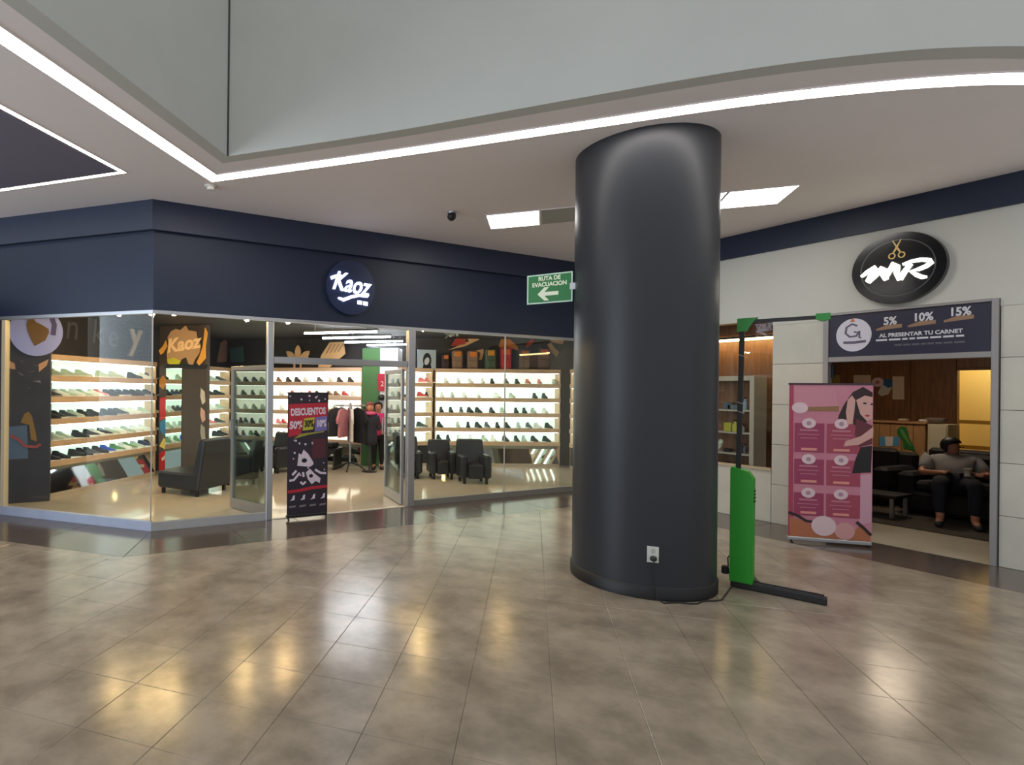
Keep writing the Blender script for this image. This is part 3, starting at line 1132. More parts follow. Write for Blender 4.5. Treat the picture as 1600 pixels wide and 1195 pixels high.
for k in range(2):
    obj('stripe', MB().face(frB, [(c[0] - .24, cz + .02 + k * .045), (c[0] + .24, cz + .02 + k * .045), (c[0] + .24, cz + .032 + k * .045), (c[0] - .24, cz + .032 + k * .045)], .003, .0355), M_SDARK, t)
for s in (-.09, .07):
    obj('leg', MB().face(frB, [(c[0] + s - .02, 2.196), (c[0] + s + .02, 2.196), (c[0] + s + .02, cz), (c[0] + s - .02, cz)], .03, 0), M_EMB, t)
sb = lambda l: [bpos(*p) for p in l]
t = thing('wooden_sneaker_emblem', 'carved wooden block shaped like a tilted sneaker on the back shelves', 'emblem', frB.p(bpos(520, 575)[0], 2.196, 0))
obj('body', MB().face(frB, [bpos(498, 574), bpos(516, 574), bpos(522, 568), bpos(540, 553), bpos(537, 534), bpos(516, 535), bpos(503, 555)], .06, -.01), M_EMB, t)
mb = MB()
for k in range(4):
    x = 511 + k * 6
    mb.stroke(frB, [bpos(x, 553 - k * 1.), bpos(x + 8, 538)], .02, .005, .0505)
obj('grooves', mb, mat('emblem groove', (150, 112, 84), .6), t)

# ------------------------------------------------------------ lit graffiti sign on the mirrored pillar, columns' stickers
frM = Fr(PLR - DA * .05, DB)


def mpos(px, y):
    q = onpl(px, y, frM.o, DA)
    return ((q - frM.o).dot(DB), q.z)


M_GRAF = mat('warm lit lettering', (236, 192, 132), .5, emit=.35)
c = mpos(287, 543)
t = thing('graffiti_sign', 'warm lit graffiti lettering sign with yellow splashes above the mirrored pillar', 'sign', frM.p(c[0], mpos(287, 571)[1], 0))
obj('back_plate', MB().face(frM, [mpos(*p) for p in ((256, 575), (322, 575), (325, 570), (262, 568))], .05, -.04), M_BLACK, t)
blob = [(263, 568), (262, 552), (266, 540), (263, 528), (268, 518), (276, 514), (283, 516), (291, 509), (295, 516), (307, 518), (309, 530), (314, 540), (312, 552), (305, 562), (302, 570), (296, 569), (292, 558), (285, 561), (281, 568)]
obj('letter_block', MB().face(frM, [mpos(*p) for p in blob], .03, .0), mat('sign tan', (200, 158, 112), .5, emit=.12), t)
text('lettering', 'Kaoz', frM, mpos(287, 538), .36, M_GRAF, t, .012, .031, .25, .01, .12)
for pts in ([(313, 556), (318, 540), (321, 512), (325, 520), (322, 540), (322, 560), (312, 571), (308, 566)], [(249, 548), (256, 540), (260, 532), (262, 541), (256, 551), (252, 554)]):
    obj('splash', MB().face(frM, [mpos(*p) for p in pts], .02, .004), mat('sign orange', (226, 158, 56), .5, emit=.25), t)
obj('splash', MB().face(frM, [mpos(*p) for p in ((263, 562), (274, 559), (284, 564), (282, 569), (266, 569))], .012, .033), mat('sign lime', (206, 200, 40), .5, emit=.2), t)


def sticker(name, label, fr, pts, m, off=.001):
    return tag(obj(name, MB().face(fr, pts, .002, off), m), label, 'sticker')


frS = Fr(PLR, DB)


def spos(px, y):
    q = onpl(px, y, frS.o, DA)
    return ((q - frS.o).dot(DB), q.z)


m_or, m_red, m_bl, m_wh = mat('sticker amber', (206, 140, 52), .5), mat('sticker red', (196, 36, 40), .5), mat('sticker blue', (44, 120, 170), .5), mat('sticker white', (224, 214, 206), .5)
sticker('sticker', 'amber diamond road-sign sticker on the mirrored pillar', frS, [spos(*p) for p in ((249, 594), (255, 586), (262, 596), (255, 609), (249, 603))], m_or)
sticker('sticker', 'plain red sticker below the amber diamond on the pillar', frS, [spos(*p) for p in ((250, 622), (262, 619), (262, 653), (250, 656))], m_red)
sticker('sticker', 'blue splash sticker in the middle of the pillar', frS, [spos(*p) for p in ((250, 660), (256, 655), (263, 660), (262, 672), (256, 680), (250, 672))], m_bl)
sticker('sticker', 'yellow and white flame sticker low on the pillar', frS, [spos(*p) for p in ((249, 697), (256, 684), (264, 690), (258, 702))], mat('sticker yellow', (214, 186, 90), .5))
o = sticker('sticker', 'red banner sticker with white mark at the foot of the pillar', frS, [spos(*p) for p in ((249, 708), (263, 700), (263, 733), (249, 738))], m_red, .0035)
obj('white_mark', MB().face(frS, [spos(*p) for p in ((252, 716), (262, 708), (261, 715), (254, 720))], .002, .006), m_wh, o)
for i, (y0, y1, wd) in enumerate(((606, 632, 6), (636, 660, 5), (662, 690, 6))):
    sticker('sticker', 'white graffiti sticker, %s from top on the right side of the pillar' % ORD[i], frS, [spos(*p) for p in ((314, y0), (320, y0 + 6), (321, y1 - 4), (316, y1), (313, (y0 + y1) / 2))], (m_wh, mat('sticker pink', (226, 182, 170), .5), mat('sticker grey', (170, 168, 160), .5))[i])

# left column: round sign, stickers, horns
frC = Fr((-1.05, 9.32, 0), DX)


def cpos(px, y):
    q = onpl(px, y, frC.o, (0, 1, 0))
    return (q.x - frC.o.x, q.z)


c = cpos(57, 518)
t = thing('round_sign', 'round pale blue sign with a brown map shape on the left column', 'sign', frC.p(c[0], c[1] - .36, .01))
obj('disc', MB().ell(frC, c, .35, .36, .03, .002, 40), mat('pale blue disc', (168, 176, 236), .5, emit=.12), t)
mp_ = [(43, 500), (52, 497), (56, 503), (66, 508), (76, 514), (77, 520), (71, 532), (60, 538), (54, 541), (49, 532), (43, 518), (41, 508)]
obj('map_shape', MB().face(frC, [cpos(*p) for p in mp_], .004, .0325), mat('map brown', (134, 104, 66), .6), t)
obj('lettering_marks', MB().stroke(frC, [cpos(80, 494), cpos(85, 508), cpos(83, 524)], .07, .003, .0325), mat('sign violet', (96, 94, 150), .5), t)
sticker('sticker', 'left skin-toned wing sticker on the left column', frC, [cpos(*p) for p in ((8, 560), (23, 568), (24, 577), (16, 576))], mat('sticker skin', (214, 166, 132), .5))
sticker('sticker', 'right skin-toned wing sticker on the left column', frC, [cpos(*p) for p in ((60, 569), (76, 561), (73, 571), (61, 581))], MATS['sticker skin'])
R2 = random.Random(3)
for i in range(7):
    cx, cy = R2.uniform(28, 58), 566 + i * 6.6
    k = [cpos(cx + R2.uniform(-9, 9), cy + R2.uniform(-6, 6)) for _ in range(3)]
    sticker('sticker', 'small grey graffiti patch, %s from top on the left column' % ORD[i], frC, k, mat('graffiti grey %d' % (i % 2), ((96, 98, 112), (130, 134, 142))[i % 2], .6), .002 + i * .0025)
t = tag(obj('sticker', MB().face(frC, [cpos(*p) for p in ((10, 667), (42, 664), (44, 716), (13, 718))], .002, .001), mat('poster slate blue', (92, 116, 150), .4)), 'slate blue poster low on the left column', 'poster')
sticker('sticker', 'amber and white burst sticker above the blue poster on the left column', frC, [cpos(*p) for p in ((32, 660), (38, 646), (45, 643), (50, 650), (56, 676), (58, 690), (48, 686), (46, 664))], mat('sticker ochre', (150, 118, 66), .6), .004)
emblem('red curved line on the blue poster', mat('red line', (170, 84, 84), .6), ([(16, 680), (28, 686), (40, 697), (56, 698), (64, 694)], .04), fr=frC, pos=cpos, t=.002, name='sticker', cat='sticker').location += Vector((0, -.007, 0))
# faint graffiti letters and the white letter Y above the left shelves
frL = Fr(LP0 + nl * (SH + .018), DA)


def lpos(px, y):
    q = onpl(px, y, frL.o, nl)
    return ((q - frL.o).dot(DA), q.z)


m_faint = mat('faint graffiti', (84, 86, 98), .6)
for s, px, y, lb in (('n', 112, 512, 'leftmost'), ('k', 152, 520, 'middle'), ('e', 176, 526, 'right')):
    c = lpos(px, y)
    o = text('wall_letter', s, frL, c, .62, m_faint, None, .003, .001, .1)
    tag(o, '%s of the faint grey graffiti letters above the left shelves' % lb, 'letter')
c = lpos(210, 529)
o = text('wall_letter', 'y', frL, (c[0], c[1] + .05), .72, mat('pale letter', (176, 172, 170), .5), None, .03, .001, .1, .015)
tag(o, 'raised whitish letter at the right above the left shelves', 'letter')
emblem('pinkish bottle-shaped emblem on the wall right of the lit graffiti sign', mat('pinkish emblem', (148, 116, 108), .6), ([(338, 566), (344, 536), (350, 531), (356, 537), (352, 565)], 'fill'), fr=frL, pos=lpos)
emblem('teal square emblem above the corner shelves', mat('teal emblem', (44, 82, 90), .6), ([(360, 545), (380, 541), (382, 565), (362, 566)], 'fill'), fr=frB, pos=bpos)

# jersey and cap on the white column
frJ = Fr((g2.x, g2.y, 0), DB)


def jpos(px, y):
    q = onpl(px, y, frJ.o, DA)
    return ((q - frJ.o).dot(DB), q.z)


t = thing('jersey', 'red sports jersey hung on the white column', 'jersey', frJ.p(*jpos(598, 610), .01))
obj('body', MB().face(frJ, [jpos(*p) for p in ((592, 611), (604, 611), (604, 584), (591, 584))], .04, .003), mat('jersey red', (176, 30, 60), .7), t)
obj('sleeve', MB().face(frJ, [jpos(*p) for p in ((592, 584), (590, 595), (592, 596), (594, 586))], .03, .006), MATS['jersey red'], t)
text('lettering', '2', frJ, jpos(598, 600), .16, m_wh, t, .003, .0435)
tag(obj('cap', MB().ball(frJ.p(*jpos(598, 621), .09), .085, 12, 8, (1, 1, .8)), M_BLACK), 'black cap hung below the red jersey', 'cap')
obj('brim', MB().box(frJ.p(*jpos(598, 624), .19), (.13, .12, .012), DB, ch=.005), M_BLACK, bpy.data.objects['cap'])

# ------------------------------------------------------------ shop ceiling lights
for i, (a, b) in enumerate((((481, 522), (589, 518)), ((510, 529.5), (610, 526)), ((538, 534.5), (629, 533)), ((554, 541.5), (640, 538)))):
    z = 2.72
    A_, B_ = onz(a[0], a[1], z), onz(b[0], b[1], z)
    A_ = B_ - DB * (B_ - A_).length
    t = thing('tube_light', 'white linear tube light, %s from front on the shop ceiling' % ORD[i], 'light', (A_ + B_) / 2, 'tube lights in the shop')
    obj('tube', MB().box((A_ + B_) / 2, ((B_ - A_).length, .04, .03), DB), M_TUBE, t)
    obj('housing', MB().box((A_ + B_) / 2 + UP * .035, ((B_ - A_).length + .04, .06, .03), DB), M_BLACK, t)
    mb = MB()
    for f in (.15, .85):
        q = A_.lerp(B_, f)
        mb.tube([q + UP * .05, Vector((q.x, q.y, ZSC))], .006, 6)
    obj('hanger', mb, M_ALU, t)
for i, (px, y) in enumerate(((237, 488), (272, 489), (386, 498), (450, 502), (632, 511.5), (661, 514), (186, 489.5), (789, 520.5))):
    q = onz(px, y, 2.78)
    t = thing('spot_light', 'warm spot lamp %s under the shop ceiling' % ('at the glass corner', 'just right of the glass corner', 'above the left door leaf', 'above the left half of the doorway', 'above the right door post', 'right of the right door post', 'left of the glass corner', 'above the bags at the right')[i], 'light', q, 'warm spot lamps in the shop')
    obj('bulb', MB().ball(q, (.05 if i < 1 else .042)), M_SPOT, t)
    obj('housing', MB().lathe(q, [(.05, .01), (.06, .03), (.055, .1), (.03, .118)], 14), M_BLACK, t)

# ------------------------------------------------------------ shop furniture
def armchair(loc, rz, label, w=.72, d=.72, sh=.36, bh=.78, lean=.1, arms=True):
    t = thing('armchair', label, 'armchair', (0, 0, 0), 'black armchairs in the shoe shop')
    obj('seat', MB().box((0, 0, (sh + .1) / 2), (w - (.26 if arms else 0), d - .02, sh - .1), ch=.03), M_LEATHER, t)
    mb = MB()
    z0 = .1
    vs = [(-w / 2, d / 2 - .2, z0), (w / 2, d / 2 - .2, z0), (w / 2, d / 2, z0), (-w / 2, d / 2, z0), (-w / 2 + .04, d / 2 - .14 + lean, bh), (w / 2 - .04, d / 2 - .14 + lean, bh), (w / 2 - .04, d / 2 + lean, bh), (-w / 2 + .04, d / 2 + lean, bh)]
    mb.add(vs, [(3, 2, 1, 0), (4, 5, 6, 7), (0, 1, 5, 4), (1, 2, 6, 5), (2, 3, 7, 6), (3, 0, 4, 7)])
    bo = obj('backrest', mb, M_LEATHER, t)
    md = bo.modifiers.new('bevel', 'BEVEL')
    md.width = .035
    md.segments = 3
    if arms:
        for s in (-1, 1):
            obj('arm', MB().box((s * (w / 2 - .065), -.06, .31), (.13, d - .14, .42), ch=.035), M_LEATHER, t)
    for a in (-1, 1):
        for b in (-1, 1):
            obj('leg', MB().bar((a * (w / 2 - .08), b * (d / 2 - .08), 0), (a * (w / 2 - .08), b * (d / 2 - .08), .11), .045), M_BLACK, t)
    t.location = loc
    t.rotation_euler = (0, 0, rz)
    return t


def ground(px, y):
    p = onz(px, y, 0)
    return Vector((p.x, p.y, 0))


armchair((1.93, 9.3, 0), math.radians(-142), 'black low lounge chair seen from behind beside the left door leaf', w=.83, d=.85, bh=.9, lean=.1, arms=False)
armchair((2.85, 9.85, 0), math.radians(-100), 'black armchair seen through the left door leaf', w=.6, d=.6)
armchair((3.95, 10.95, 0), math.radians(-60), 'black armchair half hidden behind the red and black banner', w=.6, d=.6)
armchair((6.05, 9.25, 0), math.radians(-25.5), 'black armchair seen from the front just right of the door post', w=.5, d=.52)
armchair((6.62, 8.95, 0), math.radians(-25.5), 'black armchair in the middle of the three right of the door', w=.5, d=.52, bh=.72)
armchair((6.85, 8.28, 0), math.radians(-25.5), 'black armchair nearest the glass, rightmost of the three', w=.56, d=.54)

# clothes rack
rk = Vector((5.45, 10.55, 0))
t = thing('clothes_rack', 'round chrome clothes rack on a star foot by the shop back wall', 'clothes rack', rk)
obj('pole', MB().tube([rk + UP * .1, rk + UP * 1.42], .022), M_ALU, t)
for k in range(5):
    a = k * 2 * math.pi / 5 + .3
    e = rk + Vector((math.cos(a) * .38, math.sin(a) * .38, 0))
    obj('foot', MB().tube([rk + UP * .16, rk.lerp(e, .6) + UP * .1, e + UP * .012], .014), M_BLACK, t)
ring = [rk + Vector((math.cos(k * math.pi / 12) * .34, math.sin(k * math.pi / 12) * .34, 1.36)) for k in range(25)]
obj('ring', MB().tube(ring, .012, 6), M_ALU, t)
for k in range(4):
    a = k * math.pi / 2
    obj('spoke', MB().tube([rk + UP * 1.36, rk + Vector((math.cos(a) * .34, math.sin(a) * .34, 1.36))], .009, 6), M_ALU, t)
GC = [('white', (206, 202, 196)), ('black', (30, 30, 34)), ('dark red', (120, 40, 56)), ('grey', (120, 116, 116)), ('black', (36, 36, 42)), ('cream', (206, 190, 166)), ('charcoal', (52, 54, 60)), ('pink', (200, 132, 140)), ('white', (214, 210, 206)), ('black', (28, 28, 32)), ('brown', (120, 92, 76)), ('navy', (38, 44, 62))]
for k, (nm, c) in enumerate(GC):
    a = k * 2 * math.pi / len(GC) + .12
    rd = Vector((math.cos(a), math.sin(a), 0))
    q = rk + rd * .34
    ln = R.uniform(.55, .72)
    t = thing('hanging_garment', '%s garment hanging %s around the round rack' % (nm, ORD[k]), 'garment', q + UP * 1.372, 'garments on the round rack')
    fr = Fr(q, rd)
    zt = 1.30
    mb = MB().face(fr, [(-.2, zt - ln), (.2, zt - ln), (.18, zt - .25), (.26, zt - .3), (.28, zt - .22), (.17, zt - .03), (.06, zt), (-.06, zt), (-.17, zt - .03), (-.28, zt - .22), (-.26, zt - .3), (-.18, zt - .25)], .05, -.025)
    obj('cloth', mb, mat('cloth ' + nm + str(k), c, .9, var=.2, scale=14), t)
    mb = MB().tube([fr.p(-.16, zt - .035, 0), fr.p(0, zt + .012, 0), fr.p(.16, zt - .035, 0)], .007, 6)
    mb.tube([fr.p(0, zt + .01, 0), fr.p(0, zt + .06, .0), fr.p(.015, zt + .085, 0)], .004, 5)
    obj('hanger', mb, M_BLACK, t)
# low dark table behind the rack
t = thing('display_table', 'low dark display table of folded clothes behind the round rack', 'table', (4.95, 11.2, 0))
obj('top', MB().box((4.95, 11.2, .42), (1.1, .5, .05), DB, ch=.01), M_BLACK, t)
for s in (-1, 1):
    obj('leg', MB().box(Vector((4.95, 11.2, .2)) + DB * (s * .5), (.04, .46, .395), DB), M_BLACK, t)
for k, c in enumerate(((40, 40, 46), (200, 196, 190), (44, 46, 52))):
    q = Vector((4.95, 11.2, .445)) + DB * ((k - 1) * .34)
    tag(obj('folded_clothes', MB().box(q + UP * .051, (.28, .36, .1), DB, ch=.03), mat('folded %d' % k, c, .9, var=.2, scale=20)), '%s pile of folded clothes on the low table behind the rack' % ('left dark', 'middle white', 'right dark')[k], 'clothes', 'folded clothes on the low table')


# ------------------------------------------------------------ people
def skin_mesh(name, joints, edges, m, parent, sub=2):
    """joints: name -> (position, radius or (rx, ry)); one continuous skinned surface"""
    names = list(joints)
    off = wpos(parent) if parent is not None else Vector((0, 0, 0))
    me = bpy.data.meshes.new(name)
    me.from_pydata([tuple(Vector(joints[k][0]) - off) for k in names], [(names.index(a), names.index(b)) for a, b in edges], [])
    me.materials.append(m)
    o = bpy.data.objects.new(name, me)
    COL.objects.link(o)
    if parent is not None:
        o.parent = parent
    sk = o.modifiers.new('skin', 'SKIN')
    sk.use_smooth_shade = True
    if not me.skin_vertices:
        me.attributes.new('skin', 'FLOAT_VECTOR', 'POINT')
    lay = me.skin_vertices[0].data if me.skin_vertices else None
    for i, k in enumerate(names):
        r = joints[k][1]
        rr = r if isinstance(r, tuple) else (r, r)
        lay[i].radius = rr
        lay[i].use_root = (i == 0)
    if sub:
        sb_ = o.modifiers.new('sub', 'SUBSURF')
        sb_.levels = sb_.render_levels = sub
    # freeze the modifiers into a plain mesh
    bpy.context.view_layer.update()
    dg = bpy.context.evaluated_depsgraph_get()
    m2 = bpy.data.meshes.new_from_object(o.evaluated_get(dg))
    o.modifiers.clear()
    o.data = m2
    m2.name = name
    if not m2.materials:
        m2.materials.append(m)
    for p_ in m2.polygons:
        p_.use_smooth = True
    return o


def chain(*n):
    return [(n[i], n[i + 1]) for i in range(len(n) - 1)]


def lerp(a, b, f):
    return Vector(a).lerp(Vector(b), f)


def hand(J, E, pre, wrist, d, side, curl=.5, s=1.):
    """palm and five fingers from a wrist joint; d = hand direction, side = towards the thumb"""
    d, side = Vector(d).normalized(), Vector(side).normalized()
    side = (side - d * side.dot(d)).normalized()
    nrm = d.cross(side)
    w_ = Vector(J[wrist][0])
    J[pre + 'palm'] = (w_ + d * .05 * s, (.032 * s, .018 * s))
    E.append((wrist, pre + 'palm'))
    for i, (o_, ln) in enumerate(((.026, .062), (.009, .072), (-.009, .067), (-.026, .05))):
        a = w_ + d * (.085 * s) + side * (o_ * s)
        b = a + (d * (1 - curl * .3) + nrm * curl * .5) * (ln * .55 * s)
        c_ = b + (d * (1 - curl) + nrm * curl) * (ln * .45 * s)
        k = pre + 'f%d' % i
        J[k + 'a'] = (a, .0095 * s)
        J[k + 'b'] = (b, .0085 * s)
        J[k + 'c'] = (c_, .007 * s)
        E += chain(pre + 'palm', k + 'a', k + 'b', k + 'c')
    a = w_ + d * (.04 * s) + side * (.035 * s)
    J[pre + 'ta'] = (a, .011 * s)
    J[pre + 'tb'] = (a + (d * .7 + side * .6) * (.035 * s), .0095 * s)
    J[pre + 'tc'] = (a + (d * .9 + side * .5 + nrm * .3) * (.06 * s), .008 * s)
    E += chain(pre + 'palm', pre + 'ta', pre + 'tb', pre + 'tc')


def face_parts(t, head, look, s=1.):
    """eyes, brows, nose, mouth and ears on a head sphere centre, facing look"""
    look = Vector(look).normalized()
    sd = look.cross(UP).normalized()
    mb = MB()
    for q in (-1, 1):
        mb.ball(head + look * (.083 * s) + sd * (q * .032 * s) + UP * (.008 * s), .011 * s, 8, 6)
    obj('eyes', mb, mat('eye dark', (34, 26, 24), .3), t)
    mb = MB()
    mb.bar(head + look * (.092 * s) - sd * (.022 * s) - UP * (.052 * s), head + look * (.092 * s) + sd * (.022 * s) - UP * (.052 * s), .012 * s, .012 * s)
    obj('mouth', mb, mat('lips', (150, 74, 70), .5), t)


# woman in pink, facing the camera's left, standing by the rack
wp = ground(590, 733)
t = thing('person', 'person in a bright pink top and black trousers standing beside the clothes rack', 'person', wp)
HS = 1.44 / 1.62
fwv = (Vector((0, 0, 0)) - wp)
fwv.z = 0
fwv.normalize()
sdv = fwv.cross(UP).normalized() * -1      # person's left


def W_(f, s, z):
    return wp + (fwv * f + sdv * s) * HS + UP * (z * HS)


J = {'pelvis': (W_(0, 0, .86), (.12, .09)), 'waist': (W_(.01, 0, 1.0), (.105, .085)), 'chest': (W_(0, 0, 1.2), (.13, .095)), 'neck': (W_(0, 0, 1.355), .045), 'jaw': (W_(.02, 0, 1.43), (.055, .06)), 'head': (W_(.01, 0, 1.5), (.07, .082)), 'crown': (W_(0, 0, 1.575), (.05, .06))}
Eg = chain('pelvis', 'waist', 'chest', 'neck', 'jaw', 'head', 'crown')
for s, k in ((1, 'l'), (-1, 'r')):
    J[k + 'sh'] = (W_(0, s * .155, 1.29), .05)
    J[k + 'el'] = (W_(-.02 if s > 0 else .06, s * .215, 1.03), .038)
    J[k + 'wr'] = (W_(.14, s * .17, .93) if s > 0 else W_(.2, s * .12, 1.08), .026)
    Eg += chain('chest', k + 'sh', k + 'el', k + 'wr')
    J[k + 'hp'] = (W_(0, s * .085, .8), .085)
    J[k + 'kn'] = (W_(.01, s * .09, .46), .055)
    J[k + 'an'] = (W_(-.01, s * .09, .08), .036)
    J[k + 'to'] = (W_(.13, s * .11, .03), .03)
    Eg += chain('pelvis', k + 'hp', k + 'kn', k + 'an', k + 'to')
    hand(J, Eg, k, k + 'wr', Vector(J[k + 'wr'][0]) - Vector(J[k + 'el'][0]), sdv * -s + UP * .4, .5, HS)
Jb = dict(J)
body = skin_mesh('body', J, Eg, M_SKIN, t)
M_PINK = mat('bright pink knit', (226, 56, 136), .8, var=.15, scale=30)
J2 = {'hip': (W_(0, 0, .78), (.16, .12)), 'pelvis': (W_(0, 0, .88), (.15, .115)), 'waist': (W_(.01, 0, 1.0), (.135, .11)), 'chest': (W_(0, 0, 1.2), (.155, .12)), 'collar': (W_(0, 0, 1.335), (.07, .065))}
E2 = chain('hip', 'pelvis', 'waist', 'chest', 'collar')
for s, k in ((1, 'l'), (-1, 'r')):
    J2[k + 'sh'] = (W_(0, s * .155, 1.29), .066)
    J2[k + 'el'] = (Jb[k + 'el'][0], .055)
    J2[k + 'wr'] = (lerp(Jb[k + 'el'][0], Jb[k + 'wr'][0], .88), .042)
    E2 += chain('chest', k + 'sh', k + 'el', k + 'wr')
skin_mesh('pink_top', J2, E2, M_PINK, t)
J3 = {'pelvis': (W_(0, 0, .86), (.128, .1))}
E3 = []
for s, k in ((1, 'l'), (-1, 'r')):
    J3[k + 'hp'] = (W_(0, s * .085, .78), .095)
    J3[k + 'kn'] = (W_(.01, s * .09, .46), .066)
    J3[k + 'an'] = (W_(-.01, s * .09, .1), .048)
    E3 += chain('pelvis', k + 'hp', k + 'kn', k + 'an')
skin_mesh('trousers', J3, E3, mat('black trousers', (26, 24, 28), .8), t)
for s, k in ((1, 'l'), (-1, 'r')):
    a = W_(.035, s * .1, .045)
    mb = MB().ball(a, .06, 12, 8, (1, 1, .7))
    mb.ball(W_(.1, s * .105, .035), .05, 12, 8, (1.1, 1.1, .65))
    obj('shoe', mb, M_BLACK, t)
hc = Vector(J['head'][0])
face_parts(t, hc, fwv, HS)
mb = MB().ball(hc + UP * .02 - fwv * .02, .098, 14, 10, (1, 1, 1.05))
mb.ball(hc - fwv * .075 - UP * .06, .06, 12, 8, (1, 1, 1.5))
hr = obj('hair', mb, M_HAIR, t)
# carve the face out of the hair by pulling front vertices back
for v in hr.data.vertices:
    wv = v.co + wpos(hr.parent)
    rel = wv - hc
    f = rel.dot(fwv)
    if f > .0 and rel.z < .055:
        v.co -= fwv * (f + .012)

# bust form in a long dark coat with a pink scarf at the rack's right end
bp_ = ground(577, 737)
t = thing('dress_form', 'dress form in a long dark coat and pink scarf between rack and person', 'dress form', bp_)
obj('stand', MB().lathe(bp_, [(.16, 0), (.16, .015), (.02, .03), (.018, .62)], 16), M_BLACK, t)
skin_mesh('coat', {'hem': (bp_ + UP * .52, (.21, .17)), 'mid': (bp_ + UP * .75, (.18, .14)), 'waist': (bp_ + UP * .92, (.15, .12)), 'chest': (bp_ + UP * 1.1, (.165, .125)), 'nk': (bp_ + UP * 1.2, (.06, .06)),
                   'ls': (bp_ + RT * -.16 + UP * 1.13, .06), 'le': (bp_ + RT * -.21 + UP * .85, .05), 'rs': (bp_ + RT * .16 + UP * 1.13, .06), 're': (bp_ + RT * .2 + UP * .85, .05)},
          chain('hem', 'mid', 'waist', 'chest', 'nk') + chain('chest', 'ls', 'le') + chain('chest', 'rs', 're'), mat('dark coat', (42, 44, 54), .85, var=.15, scale=20), t)
obj('scarf', MB().tube([bp_ + Vector((math.cos(k * math.pi / 6) * .09, math.sin(k * math.pi / 6) * .08, 1.21)) for k in range(13)], .04, 8), mat('scarf pink', (216, 96, 140), .9), t)
obj('head_form', MB().ball(bp_ + UP * 1.34, .085, 14, 10, (.9, .95, 1.25)), mat('mannequin tan', (190, 130, 104), .5), t)
obj('knit_hat', MB().ball(bp_ + UP * 1.385 - FW * -.012, .088, 14, 8, (1, 1, .75)), mat('hat rust', (120, 62, 56), .9), t)

# ------------------------------------------------------------ round lit shop sign
frF = Fr((0, YS, 0), DX)
c = onpl(546, 450, frF.o, (0, 1, 0))
t = thing('shop_sign', 'round dark blue shop sign with glowing white script on the fascia', 'sign', (c.x, c.y - .03, c.z - .37))
frK = Fr((c.x, YS - .001, c.z), DX)
obj('disc', MB().ell(frK, (0, 0), .375, .375, .05, 0, 48), mat('sign navy disc', (34, 45, 80), .3), t)
text('lettering', 'Kaoz', frK, (-.01, .04), .36, M_SIGNLIT, t, .02, .052, .3, .003, -.1, .76)
mb = MB().stroke(frK, [(-.2, -.16), (-.12, -.18), (0, -.13), (.12, -.1), (.25, -.105), (.27, -.08)], [.02, .045, .04, .035, .03, .015], .02, .052)
obj('underline', mb, M_SIGNLIT, t)
mb = MB().stroke(frK, [(-.31, .1), (-.24, .13), (-.16, .15)], [.045, .04, .025], .02, .052)
obj('letter_swash', mb, M_SIGNLIT, t)
for k in range(2):
    obj('small_mark', MB().stroke(frK, [(.1 + k * .09, -.195 - k * .008), (.165 + k * .09, -.2 - k * .008)], .05, .012, .052), M_SIGNLIT, t)

# ------------------------------------------------------------ red and black roll-up banner in the doorway
yb = 6.78
frN = Fr((0, yb, 0), DX)


def npos(px, y):
    q = onpl(px, y, frN.o, (0, 1, 0))
    return (q.x, q.z)


a0, a1 = npos(449, 720)[0], npos(512, 720)[0]
zb, zt = .06, npos(480, 614)[1]
t = thing('banner_stand', 'black and red discount banner stand in the shoe shop doorway', 'banner', ((a0 + a1) / 2, yb, 0))
NW, NH = a1 - a0, zt - zb
obj('cloth', MB().face(frN, [(a0, zb), (a1, zb), (a1, zt), (a0, zt)], .004, -.004), mat('banner black', (40, 32, 44), .6), t)
nf = Fr((a0, yb, zb), DX)


def Np(l):
    return [(x * NW, y * NH) for x, y in l]


m_bred, m_bwh, m_blime, m_bvio, m_bmar = mat('banner red', (172, 34, 52), .6), mat('banner white', (206, 192, 204), .6), mat('banner lime', (176, 168, 52), .6), mat('banner violet', (112, 104, 168), .6), mat('banner maroon', (78, 34, 44), .6)
obj('red_field', MB().face(nf, Np([(.02, .64), (.32, .66), (.34, .72), (.98, .78), (.98, .92), (.02, .91)]), .001, .0005), m_bred, t)
text('headline', 'DESCUENTOS', nf, (NW * .5, NH * .845), .125, m_bwh, t, .001, .002, 0, .005, .04, .63)
obj('lime_field', MB().face(nf, Np([(.36, .69), (.62, .70), (.66, .80), (.4, .79)]), .001, .002), m_blime, t)
obj('violet_field', MB().face(nf, Np([(.66, .68), (.97, .69), (.97, .81), (.68, .8)]), .001, .002), m_bvio, t)
text('figures', '50%', nf, (NW * .19, NH * .735), .13, m_bwh, t, .001, .0035, .1, .006, .05, .8)
text('figures', '30%', nf, (NW * .51, NH * .745), .12, M_BLACK, t, .001, .0035, .1, .006, .05, .62)
text('figures', '10%', nf, (NW * .82, NH * .745), .12, m_bwh, t, .001, .0035, .1, .006, .05, .7)
obj('lime_sweep', MB().face(nf, Np([(.3, .665), (.9, .685), (.9, .675), (.5, .655), (.14, .625)]), .001, .0035), mat('banner olive', (140, 136, 60), .6), t)
obj('maroon_field', MB().face(nf, Np([(.6, .46), (.94, .46), (.94, .62), (.6, .62)]), .001, .0006), m_bmar, t)
mb = MB()
R3 = random.Random(5)
for i in range(26):
    x, y = R3.uniform(.04, .95), R3.choice([R3.uniform(.93, .985), R3.uniform(.3, .63), R3.uniform(.3, .6)])
    s = R3.uniform(.012, .024)
    mb.ell(nf, (x * NW, y * NH), s * NW * 1.2, s * NW * 1.2, .001, .0022, 6)
obj('printed_dots', mb, m_bwh, t)
obj('pale_shape', MB().face(nf, Np([(.24, .405), (.27, .505), (.34, .495), (.39, .535), (.5, .5), (.63, .43), (.64, .41), (.55, .39)]), .001, .0025), m_bwh, t)
